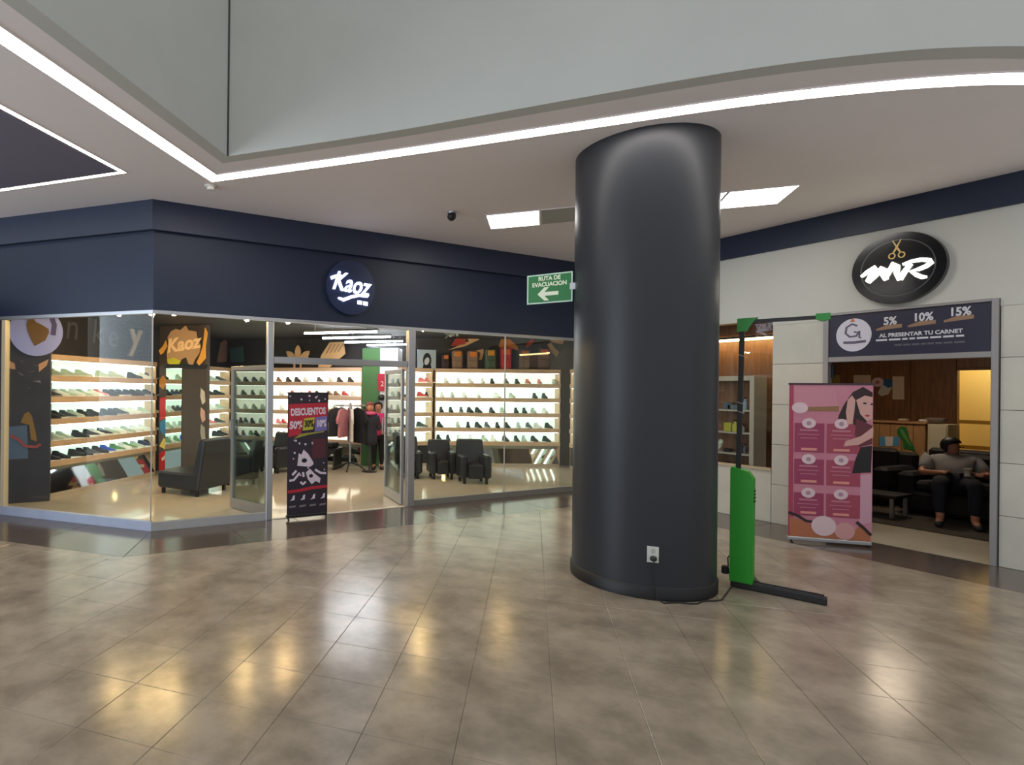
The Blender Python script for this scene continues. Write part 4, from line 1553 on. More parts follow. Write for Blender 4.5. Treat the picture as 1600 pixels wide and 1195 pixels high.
obj('pale_shape', MB().face(nf, Np([(.45, .345), (.55, .375), (.66, .335), (.82, .29), (.8, .25), (.7, .27), (.6, .245), (.5, .29)]), .001, .0025), m_bwh, t)
mb = MB()
for l in ([(.05, .285), (.16, .29), (.3, .345)], [(.12, .33), (.22, .365)], [(.68, .365), (.82, .335), (.96, .33)], [(.32, .27), (.38, .25), (.45, .27)], [(.38, .35), (.4, .31)]):
    obj('pale_stroke', MB().stroke(nf, Np(l), .03, .001, .0025), m_bwh, t)
mb = MB().ell(nf, (.41 * NW, .445 * NH), .04, .03, .001, .0036, 8)
mb.ell(nf, (.58 * NW, .315 * NH), .03, .025, .001, .0036, 8)
obj('dark_marks', mb, M_BLACK, t)
obj('red_line', MB().stroke(nf, Np([(.02, .195), (.3, .2), (.6, .215), (.99, .22)]), .04, .001, .0022), m_bred, t)
mb = MB()
for i in range(4):
    x = .13 + i * .25
    mb.face(nf, Np([(x - .06, .12), (x + .05, .125), (x + .06, .165), (x + .01, .16), (x - .01, .135)]), .001, .0022)
obj('printed_icons', mb, m_bwh, t)
mb = MB()
for i in range(4):
    x = .13 + i * .25
    mb.face(nf, Np([(x - .08, .062), (x + .08, .066), (x + .08, .082), (x - .08, .078)]), .001, .0022)
obj('printed_lines', mb, mat('banner grey', (120, 112, 116), .6), t)
obj('top_bar', MB().bar((a0 - .005, yb + .004, zt), (a1 + .005, yb + .004, zt), .018, .02), M_BLACK, t)
obj('base_bar', MB().box(((a0 + a1) / 2, yb + .02, zb - .012), (NW, .05, .03), ch=.006), M_BLACK, t)
for xx in (a0 + .02, a1 - .02):
    obj('leg', MB().bar((xx, yb - .02, .0), (xx, yb + .02, zb - .025), .02, .012), M_BLACK, t)
obj('pole', MB().tube([((a0 + a1) / 2, yb + .03, zb), ((a0 + a1) / 2, yb + .03, zt)], .008), M_ALU, t)

# ------------------------------------------------------------ pillar, outlet, evacuation sign
PCN, PR = Vector((4.776, 3.425, 0)), .58
pil = thing('pillar', 'big round charcoal pillar with a black skirting', 'pillar', PCN, None, 'structure')
obj('shaft', MB().lathe(PCN, [(PR, .105), (PR, ZC - .0005)], 96), M_PIL, pil)
obj('skirting', MB().lathe(PCN, [(PR + .012, 0), (PR + .012, .1), (PR + .002, .11)], 96), M_SKIRT, pil)
# outlet
d = ray(1020, 866)
dxy = Vector((d.x, d.y)).normalized()
pc2 = Vector((PCN.x, PCN.y))
bq = dxy.dot(pc2)
tt = bq - math.sqrt(bq * bq - pc2.length_squared + PR * PR)
hit = dxy * tt
zo = H + d.z / Vector((d.x, d.y)).length * tt
nrm = (hit - pc2).normalized()
fo = Fr((hit.x + nrm.x * .003, hit.y + nrm.y * .003, zo), Vector((-nrm.y, nrm.x, 0)))
t = thing('wall_outlet', 'white power outlet with a black plug low on the round pillar', 'outlet', fo.o)
obj('plate', MB().face(fo, [(-.042, -.065), (.042, -.065), (.042, .065), (-.042, .065)], .01, -.006), mat('outlet white', (206, 206, 200), .4), t)
obj('socket', MB().ell(fo, (0, .03), .017, .022, .003, .004, 12), M_OFF, t)
obj('plug', MB().ball(fo.p(0, -.028, .025), .026, 10, 8, (1, 1, .9)), M_BLACK, t)
gp0 = onz(1142, 912)
gp0.z = 0
pts = [fo.p(0, -.03, .05), fo.p(.0, -.09, .055), fo.p(.02, -zo + .03, .05)]
for k in range(1, 9):
    an = math.atan2(nrm.y, nrm.x) + k * .105
    pts.append(Vector((PCN.x + math.cos(an) * (PR + .05 + .02 * math.sin(k * 1.7)), PCN.y + math.sin(an) * (PR + .05 + .02 * math.sin(k * 1.7)), .008)))
q = onz(1105, 938)
q1 = onz(1128, 938)
pts += [Vector((q1.x, q1.y, .008)), Vector((gp0.x - .02, gp0.y - .03, .01)), Vector((gp0.x - .055, gp0.y - .01, .12)), Vector((gp0.x - .05, gp0.y, .24)), Vector((gp0.x + .0, gp0.y + .0, .27))]
tag(obj('power_cord', MB().tube(pts, .006, 6), M_BLACK), 'thin black power cord running along the pillar foot to the green machine', 'cord')

# evacuation sign sticking out from the pillar
s0_, s1_ = Vector((4.316, 3.813, 0)), Vector((4.114, 4.187, 0))
sg_u = (s0_ - s1_).normalized()
fe = Fr((s1_.x, s1_.y, 2.555), sg_u)
EW, EH = (s0_ - s1_).length, .285
t = thing('evacuation_sign', 'green evacuation route sign with a left arrow beside the round pillar', 'sign', fe.p(EW / 2, 0, 0))
obj('panel', MB().face(fe, [(0, 0), (EW, 0), (EW, EH), (0, EH)], .012, -.012), mat('sign frame white', (176, 206, 190), .4), t)
obj('green_field', MB().face(fe, [(.014, .014), (EW - .014, .014), (EW - .014, EH - .014), (.014, EH - .014)], .002, .0), mat('sign green', (24, 110, 52), .4), t)
m_se = mat('sign pale lettering', (214, 224, 200), .5)
text('lettering', 'RUTA DE', fe, (EW * .5, EH * .84), .056, m_se, t, .002, .002, 0, .002, 0, .9)
text('lettering', 'EVACUACION', fe, (EW * .5, EH * .64), .056, m_se, t, .002, .002, 0, .002, 0, .9)
ax, ay = EW * .5, EH * .32
obj('arrow', MB().face(fe, [(ax - .11, ay), (ax - .045, ay + .065), (ax - .0, ay + .065), (ax - .045, ay + .018), (ax + .085, ay + .018), (ax + .085, ay - .018), (ax - .045, ay - .018), (ax, ay - .065), (ax - .045, ay - .065)], .002, .002), m_se, t)
obj('bracket', MB().box(fe.p(EW + .0, EH / 2, -.006), (.05, .02, .06), sg_u), M_ALU, t)

# ------------------------------------------------------------ green machine on a black foot
gb = Vector((5.365, 2.885, 0))
ft = Vector((5.565, 2.37, 0))
fd = (ft - gb).normalized()
fs = Vector((-fd.y, fd.x, 0))
t = thing('gate_machine', 'green and black gantry stand with a long foot beside the round pillar', 'machine', gb)
obj('foot', MB().box(gb + fd * .24 + UP * .03, (.64, .075, .055), fd, ch=.006), M_BLACK, t)
for s in (-1, 1):
    obj('foot_rail', MB().box(gb + fd * .24 + fs * (s * .026) + UP * .064, (.6, .014, .014), fd), mat('dark steel', (46, 46, 50), .4), t)
obj('rear_foot', MB().bar(gb + fd * .1 + fs * .04 + UP * .06, gb + fd * .03 + fs * .28 + UP * .05, .03, .03), M_BLACK, t)
# green cabinet with a sloped shoulder
fg = Fr(gb - fd * .085 + UP * .058, fd)
obj('cabinet', MB().face(fg, [(0, 0), (.165, 0), (.165, .90), (.125, .965), (.01, 1.0), (0, .98)], .12, -.06), M_GREEN, t)
mb = MB()
for k in range(4):
    mb.bar(fg.p(.168, .8 - k * .03, -.03), fg.p(.168, .8 - k * .03, .03), .012, .008)
obj('hinge', mb, M_BLACK, t)
at = onpl(1160, 503, gb, fs)
ab = fg.p(.05, .97, 0)
at = Vector((at.x, at.y, at.z))
obj('mast', MB().bar(ab, at, .036, .036, fd), M_BLACK, t)
for f in (.4, .46, .78):
    obj('cable_tie', MB().bar(ab.lerp(at, f) - fd * .02, ab.lerp(at, f) + fd * .03 - UP * .02, .042, .006), mat('tie grey', (150, 152, 150), .5), t)
be = onpl(1290, 497, gb, fs)
be.z = at.z + .0
obj('top_beam', MB().bar(at, be, .03, .03), M_BLACK, t)
fb = Fr(at - fd * .03, fd)
obj('corner_bracket', MB().face(fb, [(-.005, .03), (.14, .03), (.09, -.03), (.06, -.085), (-.005, -.085)], .05, -.025), mat('bracket green', (44, 132, 56), .4), t)
fb = Fr(be, fd)
obj('end_bracket', MB().face(fb, [(-.06, .03), (.03, .03), (.03, -.02), (-.02, -.035), (-.06, -.015)], .05, -.025), MATS['bracket green'], t)
obj('plug_box', MB().box(gb - fd * .12 - fs * .03 + UP * .14, (.05, .05, .07), fd, ch=.008), M_BLACK, t)

# ------------------------------------------------------------ right wall with stone cladding, barber doorway
YD0, YD1 = 2.19, 3.63          # doorway (outer frame)
YW0, YW1 = 4.19, 5.9           # window
ZH = 2.68                      # header top
ZW = .69                       # window sill
TH = .16
wr = MB()


def wbox(y0, y1, z0, z1):
    wr.box((XR + TH / 2 + .02, (y0 + y1) / 2, (z0 + z1) / 2), (TH, y1 - y0, z1 - z0))


wbox(-4, YD0, 0, ZC)
wbox(YD1, YW0, 0, ZC)
wbox(YW1, YS + .12, 0, ZC)
wbox(YD0, YD1, ZH, ZC)
wbox(YW0, YW1, ZH, ZC)
wbox(YW0, YW1, 0, ZW)
wall_r = struct('wall_right', wr, M_GROUT, 'white stone-clad wall around the barber shop door', 'wall')
struct('trim_8', MB().box((XR - .005, (YS - 4) / 2, (3.585 + ZC) / 2), (.05, YS + 4, ZC - 3.585 - .001)), M_NAVY, 'dark navy band along the top of the right wall', 'trim')


def slab_r(y0, y1, z0, z1, nm='stone_panel', m=M_STONE):
    g = .0025
    return obj(nm, MB().box((XR + .011, (y0 + y1) / 2, (z0 + z1) / 2), (.022, y1 - y0 - 2 * g, z1 - z0 - 2 * g), ch=.003), m, wall_r)


CZ = [0, .51, 1.034, 1.56, 2.085, 2.60]
for i in range(5):
    slab_r(YD1, YW0, CZ[i], CZ[i + 1])
    y = YD0
    while y > -3.9:
        slab_r(y - .95, y, CZ[i], CZ[i + 1])
        y -= .95
    slab_r(YW1, YS - .005, CZ[i], CZ[i + 1])
slab_r(YW0, YW0 + .85, 0, ZW)
slab_r(YW0 + .85, YW1, 0, ZW)
struct('trim_9', MB().box((XR + .01, 1.45, (2.6 + 3.585) / 2), (.02, 10.9, 3.585 - 2.605)), M_WALL, 'smooth white upper wall above the stone panels', 'trim') if False else None
for y0, y1, z0 in ((-4, YD0, 2.6), (YD1, YW0, 2.6), (YW1, YS - .005, 2.6), (YD0, YD1, ZH), (YW0, YW1, ZH)):
    obj('plaster_face', MB().box((XR + .011, (y0 + y1) / 2, (z0 + 3.585) / 2), (.0222, y1 - y0, 3.585 - z0)), M_WALL, wall_r)

# barber window
t = window(4, (XR + .05, YW1, 0), (XR + .05, YW0, 0), 'barber shop window right of the round pillar', z0=ZW, z1=ZH - .03, m=M_GLASS2)
obj('sill', MB().box((XR + .03, (YW0 + YW1) / 2, ZW + .01), (.1, YW1 - YW0, .03)), mat('sill beige', (190, 172, 140), .5), t)
# barber door frame and header banner
t = thing('door_3', 'open grey-framed doorway of the barber shop', 'doorway', (XR, (YD0 + YD1) / 2, 0), None, 'structure')
m_fr = mat('grey door frame', (150, 146, 146), .4, .4)
for y in (YD0 + .03, YD1 - .025):
    obj('jamb', MB().box((XR + .02, y, ZH / 2), (.1, .05, ZH), ch=.004), m_fr, t)
obj('header_rail', MB().box((XR + .02, (YD0 + YD1) / 2, 2.12), (.09, YD1 - YD0 - .1, .06), ch=.004), m_fr, t)
obj('header_rail', MB().box((XR + .02, (YD0 + YD1) / 2, ZH - .012), (.09, YD1 - YD0 - .1, .03), ch=.004), m_fr, t)
obj('hinge', MB().box((XR + .06, YD1 - .06, 1.98), (.03, .03, .16)), M_BLACK, t)
frH = Fr((XR - .005, YD1 - .05, 2.15), (0, -1, 0))
HW, HH = YD1 - YD0 - .1, .505
t = thing('header_banner', 'dark blue discount banner over the barber shop doorway', 'banner', frH.p(HW / 2, 0, 0))
obj('panel', MB().face(frH, [(0, 0), (HW, 0), (HW, HH), (0, HH)], .012, -.012), mat('header navy', (38, 36, 58), .4), t)
obj('logo_oval', MB().ell(frH, (.235, .255), .165, .195, .001, .0005, 32), mat('logo lilac', (206, 204, 218), .5), t)
m_lg = mat('logo grey', (92, 88, 108), .5)
mb = MB().stroke(frH, [(.27, .36), (.22, .385), (.17, .35), (.16, .28), (.2, .235), (.26, .24), (.28, .28), (.24, .29)], .022, .001, .002)
mb.stroke(frH, [(.29, .30), (.29, .22), (.31, .215)], .018, .001, .002)
obj('logo_mark', mb, m_lg, t)
obj('logo_flame', MB().face(frH, [(.2, .41), (.23, .46), (.25, .41)], .001, .002), mat('logo flame', (190, 110, 70), .5), t)
obj('logo_line', MB().stroke(frH, [(.14, .17), (.24, .165), (.35, .175)], .03, .001, .002), m_lg, t)
m_hw = mat('header white', (206, 206, 214), .5)
for s, x, y in (('5%', .56, .385), ('10%', .83, .40), ('15%', 1.11, .425)):
    text('figures', s, frH, (x, y), .12, m_hw, t, .001, .001, 0, .004, 0, .8)
    obj('brush_stroke', MB().stroke(frH, [(x - .12, y - .09), (x - .02, y - .065), (x + .1, y - .06)], [.02, .05, .04], .001, .0006), mat('header brush', (146, 116, 92), .6), t)
text('lettering', 'AL PRESENTAR TU CARNET', frH, (.80, .225), .058, m_hw, t, .001, .001, 0, .002, 0, .92)
mb = MB()
xx = .44
R4 = random.Random(2)
while xx < 1.12:
    l = R4.uniform(.04, .1)
    mb.face(frH, [(xx, .165), (xx + l, .165), (xx + l, .185), (xx, .185)], .001, .001)
    xx += l + .015
obj('small_print', mb, m_hw, t)
mb = MB()
xx = .6
while xx < 1.1:
    l = R4.uniform(.03, .08)
    mb.face(frH, [(xx, .1), (xx + l, .1), (xx + l, .12), (xx, .12)], .001, .001)
    xx += l + .012
obj('small_print', mb, mat('header dim', (92, 88, 100), .6), t)

# round barber sign
c = Vector((XR, 2.945, 3.115))
frQ = Fr(c + Vector((-.001, 0, 0)), (0, -1, 0))
t = thing('barber_sign', 'round black barber sign with glowing script and gold scissors', 'sign', (XR - .03, c.y, c.z - .39))
obj('rim', MB().ell(frQ, (0, 0), .395, .395, .07, 0, 56), mat('gloss black', (20, 20, 24), .15), t)
ringp = [(math.cos(k * math.pi / 24) * .31, math.sin(k * math.pi / 24) * .31) for k in range(49)]
obj('inner_ring', MB().stroke(frQ, ringp, .012, .004, .0705), mat('ring grey', (70, 74, 76), .2), t)
for s in (-1, 1):
    mb = MB().stroke(frQ, [(s * .035, .31), (-s * .012, .205), (-s * .03, .17)], [.008, .018, .014], .006, .0705 + .001 * s)
    mb.stroke(frQ, [(s * -.04 + .026 * math.cos(k * math.pi / 6), .14 + .03 * math.sin(k * math.pi / 6)) for k in range(13)], .012, .006, .0705 + .001 * s)
    obj('scissor_blade', mb, M_GOLD, t)
M_MR = mat('lit barber letters', (255, 252, 232), .5, emit=5)


def qpos(cx_, cy_):
    q = onpl(1260 + cx_ * .2125, 340 + cy_ * .2125, frQ.o, (1, 0, 0))
    return (-(q.y - c.y), q.z - c.z)


for nm, pts, ws in (('swash', ((430, 440), (475, 405), (530, 370), (540, 390), (505, 425), (480, 470), (500, 480)), (.03, .05, .05, .05, .06, .06, .04)),
                    ('letter_m', ((480, 482), (525, 440), (585, 372), (598, 385), (588, 425), (612, 462)), (.04, .05, .055, .06, .055, .05)),
                    ('letter_m', ((600, 462), (635, 400), (668, 340), (690, 360), (688, 410), (712, 462)), (.04, .05, .055, .06, .055, .05)),
                    ('letter_r', ((712, 462), (745, 405), (790, 345)), (.05, .055, .05)),
                    ('letter_r', ((735, 350), (800, 326), (870, 314), (930, 318), (942, 335), (905, 362), (850, 385), (795, 400), (840, 428), (875, 442), (908, 440)), (.03, .04, .05, .05, .05, .05, .045, .045, .05, .05, .03))):
    obj(nm, MB().stroke(frQ, [qpos(*p) for p in pts], [w_ * .8 for w_ in ws], .02, .071), M_MR, t)

# ------------------------------------------------------------ pink price banner
q0, q1 = Vector((7.52, 3.56, 0)), Vector((8.12, 3.035, 0))
pb0, pb1 = onz(1231, 846), onz(1362, 856)
q0 = Vector((pb0.x, pb0.y, 0))
q1 = Vector((pb1.x, pb1.y, 0))
fu = (q1 - q0).normalized()
frK2 = Fr(q0, fu)
PWd = (q1 - q0).length
zt = onpl(1231, 600, q0, frK2.n).z
t = thing('price_banner', 'pink price list banner stand left of the barber doorway', 'banner', (q0 + q1) / 2)
fp = Fr(q0 + UP * .07, fu)
PHt = zt - .07


def Pp(l):
    return [(x * PWd, y * PHt) for x, y in l]


def pprint(nm, pts, m, off=.001):
    return obj(nm, MB().face(fp, Pp(pts), .001, off), m, t)


obj('cloth', MB().face(fp, Pp([(0, 0), (1, 0), (1, 1), (0, 1)]), .004, -.004), mat('banner pink', (200, 122, 146), .6, var=.12, scale=1.2, rgb2=(206, 142, 162)), t)
m_mg = mat('banner magenta', (156, 62, 98), .6)
m_cr = mat('banner cream', (226, 200, 208), .6)
m_mg2 = mat('banner dusty red', (166, 72, 96), .6)
pprint('left_edge', [(0, 0), (.06, 0), (.05, 1), (0, 1)], mat('banner edge', (170, 66, 94), .6))
pprint('pale_top', [(.06, .86), (.6, .84), (.55, .99), (.06, .985)], mat('banner rose', (206, 140, 158), .6))
for r, (y0, y1) in enumerate(((.555, .745), (.345, .51), (.14, .29))):
    for k, (x0, x1) in enumerate(((.07, .43), (.46, .86))):
        pprint('price_panel', [(x0, y0), (x1, y0), (x1, y1), (x0, y1)], m_mg if k == 0 else m_mg2, .002)
        cx_ = x0 + .17
        bd = obj('price_badge', MB().ell(fp, (cx_ * PWd, (y1 + .0) * PHt), .085 * PWd, .033 * PHt, .001, .006, 20), m_cr, t)
        obj('icon', MB().ell(fp, (cx_ * PWd, (y1 + .0) * PHt), .03 * PWd, .014 * PHt, .001, .0075, 10), mat('icon mauve', (176, 140, 160), .6), bd)
        mb = MB()
        for j, (ww, hh) in enumerate(((.22, .012), (.26, .006), (.2, .006))):
            yy = y1 - .052 - j * .024
            mb.face(fp, Pp([(cx_ - ww / 2, yy), (cx_ + ww / 2, yy), (cx_ + ww / 2, yy + hh), (cx_ - ww / 2, yy + hh)]), .001, .004)
        obj('printed_lines', mb, mat('banner line', (190, 120, 140), .6), t)
        pprint('price_bar', [(cx_ - .09, y0 + .012), (cx_ + .1, y0 + .012), (cx_ + .1, y0 + .028), (cx_ - .09, y0 + .028)], mat('banner price', (226, 150, 142), .6), .004)
pprint('gold_stripe', [(.22, .825), (.6, .825), (.6, .86), (.22, .85)], mat('banner gold', (150, 112, 80), .6), .002)
obj('logo_badge', MB().ell(fp, (.13 * PWd, .845 * PHt), .1 * PWd, .036 * PHt, .001, .004, 20), m_cr, t)
# printed woman
m_ph, m_pf, m_pb = mat('print hair', (52, 34, 36), .6), mat('print skin', (214, 166, 160), .6), mat('print black', (30, 26, 30), .6)
pprint('printed_hair', [(.99, .95), (.88, .985), (.76, .95), (.66, .87), (.6, .8), (.58, .75), (.68, .77), (.74, .8), (.78, .74), (.86, .74), (.99, .78)], m_ph, .003)
pprint('printed_face', [(.8, .9), (.9, .93), (.99, .92), (.99, .78), (.93, .765), (.85, .81)], m_pf, .005)
mb = MB()
mb.ell(fp, (.9 * PWd, .88 * PHt), .022 * PWd, .006 * PHt, .001, .0065, 10)
mb.ell(fp, (.98 * PWd, .875 * PHt), .015 * PWd, .006 * PHt, .001, .0065, 10)
obj('printed_eyes', mb, m_ph, t)
obj('printed_lips', MB().ell(fp, (.93 * PWd, .802 * PHt), .03 * PWd, .007 * PHt, .001, .0065, 10), mat('print lips', (176, 70, 84), .6), t)
pprint('printed_hand', [(.7, .9), (.75, .93), (.79, .9), (.78, .83), (.76, .75), (.7, .74), (.68, .82)], m_pf, .0062)
pprint('printed_body', [(.8, .78), (.99, .74), (.99, .62), (.84, .6), (.79, .68)], mat('print maroon', (104, 48, 58), .6), .0035)
pprint('printed_arm', [(.66, .60), (.84, .615), (1, .665), (1, .73), (.86, .67), (.68, .635)], m_pf, .0046)
pprint('printed_skirt', [(.76, .43), (.98, .44), (.99, .61), (.86, .6), (.8, .52)], m_pb, .0034)
pprint('printed_legs', [(.84, .1), (.99, .12), (.99, .43), (.86, .42)], mat('print pale', (206, 158, 178), .6), .0018)
pprint('ochre_sweep', [(.02, .0), (.98, .0), (.98, .06), (.86, .1), (.8, .06), (.6, .04), (.36, .06), (.2, .1), (.02, .13)], mat('print ochre', (182, 112, 78), .6), .0022)
obj('dark_sweep', MB().stroke(fp, Pp([(.0, .155), (.12, .135), (.22, .105), (.34, .1)]), .03, .001, .0048), m_ph, t)
obj('dark_sweep', MB().stroke(fp, Pp([(.82, .12), (.9, .085), (.99, .04)]), .03, .001, .0048), m_ph, t)
obj('contact_oval', MB().ell(fp, (.43 * PWd, .08 * PHt), .15 * PWd, .065 * PHt, .001, .0062, 24), m_cr, t)
obj('contact_oval', MB().ell(fp, (.68 * PWd, .055 * PHt), .12 * PWd, .055 * PHt, .001, .0055, 24), mat('print blush', (214, 160, 160), .6), t)
obj('top_bar', MB().bar(fp.p(-.005, PHt + .004, -.004), fp.p(PWd + .005, PHt + .004, -.004), .018, .022), mat('rail dark', (60, 40, 50), .5), t)
obj('base_bar', MB().box(q0 + fu * (PWd / 2) + UP * .045 - frK2.n * .02, (PWd, .06, .04), fu, ch=.006), M_ALU, t)
for f in (.04, .96):
    obj('leg', MB().bar(q0 + fu * (PWd * f) + frK2.n * .03, q0 + fu * (PWd * f) - frK2.n * .05 + UP * .03, .02, .012), M_BLACK, t)

# ------------------------------------------------------------ barber shop interior
XB, YB0, YB1 = 14.4, -.6, 6.6
struct('floor_barber', MB().slab([(XR + .021, YB0), (XB + 3, YB0), (XB + 3, YB1), (XR + .021, YB1)], -.1, 0), mat('barber pale floor', (190, 180, 160), .3, var=.15, scale=4), 'pale tiled floor at the barber shop entrance', 'floor')
struct('ceiling_barber', MB().slab([(XR + .19, YB0), (XB + 3, YB0), (XB + 3, YB1), (XR + .19, YB1)], 2.9, 3.0), M_CEIL, 'ceiling of the barber shop', 'ceiling')
tag(obj('rug', MB().box(((9.72 + XB) / 2, 3.0, .006), (XB - 9.75, 7.0, .012)), M_RUG), 'dark rug on the barber shop floor', 'rug')
ya = onpl(1495, 640, (XB, 0, 0), (1, 0, 0)).y
yc = onpl(1590, 640, (XB, 0, 0), (1, 0, 0)).y
zY = onpl(1520, 578, (XB, 0, 0), (1, 0, 0)).z
bw = MB().box((XB + .06, (ya + YB1) / 2, 1.45), (.1, YB1 - ya, 2.9))
bw.box((XB + .06, (ya + yc) / 2, (zY + 2.9) / 2), (.1, ya - yc, 2.9 - zY))
bw.box((XB + .06, (yc + YB0) / 2, 1.45), (.1, yc - YB0, 2.9))
wb = struct('wall_barber_back', bw, M_WALN, 'walnut panelled back wall of the barber shop', 'wall')
y = ya + .005
while y < YB1 - .3:
    obj('panel', MB().box((XB - .004, y + .3, 1.45), (.025, .592, 2.9), ch=.004), M_WALN, wb)
    y += .6
obj('panel', MB().box((XB - .004, (ya + yc) / 2, (zY + 2.9) / 2 + .02), (.025, ya - yc - .01, 2.9 - zY - .04), ch=.004), M_WALN, wb)
struct('wall_barber_left', MB().box(((XR + XB) / 2, YB1 + .05, 1.45), (XB - XR, .1, 2.9)), M_WALN, 'walnut side wall of the barber shop', 'wall')
struct('wall_barber_right', MB().box(((XR + XB) / 2 + 1.6, YB0 - .05, 1.45), (XB - XR + 3, .1, 2.9)), M_WALL, 'right wall of the barber shop', 'wall')
struct('wall_yellow_room', MB().box((XB + 1.6, (ya + yc) / 2, 1.45), (.1, 5, 2.9)), M_YEL, 'yellow back wall of the lit room behind the barber shop', 'wall')
struct('wall_yellow_side', MB().box((XB + .85, ya + .75, 1.45), (1.4, .1, 2.9)), M_YEL, 'yellow side wall of the lit room', 'wall')
t = thing('ceiling_lamp', 'warm ceiling lamp in the yellow room', 'lamp', (XB + .9, (ya + yc) / 2, 2.86))
obj('diffuser', MB().box((XB + .9, (ya + yc) / 2, 2.87), (.5, .5, .02)), mat('warm lamp', (255, 236, 200), .5, emit=30), t)
obj('frame', MB().box((XB + .9, (ya + yc) / 2, 2.887), (.55, .55, .024)), M_ALU, t)
t = thing('ceiling_lamp', 'warm ceiling lamp in the barber shop', 'lamp', (11.6, 4.2, 2.86))
obj('diffuser', MB().box((11.6, 4.2, 2.87), (.6, .6, .02)), mat('warm lamp dim', (255, 232, 204), .5, emit=20), t)
obj('frame', MB().box((11.6, 4.2, 2.887), (.65, .65, .024)), M_ALU, t)
# yellow-room chair
py = onpl(1513, 640, (XB + 1.2, 0, 0), (1, 0, 0)).y
py -= .1
t = thing('side_chair', 'yellow open-backed chair in the yellow room', 'chair', (XB + 1.2, py, 0))
m_yc = mat('chair ochre', (150, 118, 44), .5)
fy = Fr((XB + 1.2, py, 0), (0, -1, 0))
mb = MB()
for pts in ([(-.24, .45), (-.25, 1.22)], [(.24, .45), (.25, 1.22)], [(-.25, 1.2), (.25, 1.2)], [(-.24, .72), (.24, .72)]):
    mb.stroke(fy, pts, .07, .04, 0)
obj('backrest', mb, m_yc, t)
obj('seat', MB().box((XB + .98, py, .44), (.44, .48, .06), ch=.02), m_yc, t)
for sx_ in (-.19, .19):
    for sy_ in (-.2, .2):
        obj('leg', MB().bar((XB + .98 + sx_, py + sy_, 0), (XB + .98 + sx_, py + sy_, .42), .045), m_yc, t)
# reception counter with decals, white box on top side
XCN = 13.2
frO = Fr((XCN, 0, 0), (0, -1, 0))


def opos(px, y, x=XCN):
    q = onpl(px, y, (x, 0, 0), (1, 0, 0))
    return (-q.y, q.z)


c0, c1 = opos(1340, 690), opos(1446, 660)
zc = opos(1400, 659)[1]
yl, yr = -c0[0], -c1[0]
t = thing('reception_counter', 'oak reception counter with green and flag decals in the barber shop', 'counter', (XCN + .25, (yl + yr) / 2, 0))
nbd = 6
for k in range(nbd):
    w_ = (yl - yr) / nbd
    obj('board', MB().box((XCN + .012, yl - w_ * (k + .5), zc / 2), (.024, w_ - .006, zc - .02), ch=.003), M_OAK, t)
obj('carcass', MB().box((XCN + .28, (yl + yr) / 2, zc / 2 - .01), (.5, yl - yr, zc - .03)), M_OAK, t)
obj('worktop', MB().box((XCN + .25, (yl + yr) / 2, zc - .008), (.56, yl - yr + .04, .03), ch=.005), M_OAK, t)
mb = MB()
obj('flag_decal', MB().face(frO, [opos(*p) for p in ((1374, 682), (1406, 682), (1404, 697), (1375, 697))], .003, .001), mat('flag blue', (86, 150, 190), .6), t)
obj('flag_decal', MB().face(frO, [opos(*p) for p in ((1383, 682), (1396, 682), (1395, 697), (1384, 697))], .003, .0045), m_wh, t)
obj('bird_decal', MB().face(frO, [opos(*p) for p in ((1402, 671), (1408, 666), (1416, 667), (1419, 674), (1421, 684), (1428, 697), (1431, 706), (1424, 703), (1412, 700), (1411, 689), (1406, 683), (1402, 678))], .003, .008), mat('decal green', (36, 110, 46), .6), t)
obj('bird_decal', MB().face(frO, [opos(*p) for p in ((1406, 671), (1410, 670), (1418, 683), (1426, 698), (1421, 695), (1413, 684))], .003, .0115), mat('decal light green', (96, 150, 70), .6), t)
cb0, cb1 = opos(1446, 662), opos(1481, 706)
t = thing('side_cabinet', 'white cabinet at the right end of the oak counter', 'cabinet', (XCN + .2, -(cb0[0] + cb1[0]) / 2, 0))
yy0, yy1 = -cb1[0], -cb0[0] - .03
obj('body', MB().box((XCN + .2, (yy0 + yy1) / 2, cb0[1] / 2), (.42, yy1 - yy0, cb0[1]), ch=.006), mat('cabinet cream', (206, 196, 168), .5), t)
obj('door', MB().box((XCN - .016, (yy0 + yy1) / 2, cb0[1] / 2 + .02), (.016, yy1 - yy0 - .03, cb0[1] - .1), ch=.004), MATS['cabinet cream'], t)
for i, (px, w_, h_, lb, c) in enumerate(((1403, .12, .05, 'pale folded towel on the oak counter', (190, 172, 150)), (1437, .14, .05, 'small white towel near the right end of the oak counter', (206, 196, 186)))):
    q = opos(px, 656)
    tag(obj('towel', MB().box((XCN + .2, -q[0], zc + .0075 + h_ / 2), (.14, w_, h_), ch=.02), mat('towel %d' % i, c, .9)), lb, 'towel')
q = opos(1463, 655, XCN + .2)
tag(obj('wash_bowl', MB().lathe((XCN + .2, -q[0], cb0[1] + .0005), [(.06, 0), (.1, .03), (.13, .08), (.12, .1)], 16), mat('bowl grey', (130, 116, 104), .5)), 'grey bowl on top of the white cabinet', 'bowl')
# notices on the back wall
frV = Fr((XB - .018, 0, 0), (0, -1, 0))


def vpos(px, y):
    q = onpl(px, y, frV.o, (1, 0, 0))
    return (-q.y, q.z)


def rect(px0, y0, px1, y1, f):
    return [f(px0, y1), f(px1, y1), f(px1, y0), f(px0, y0)]


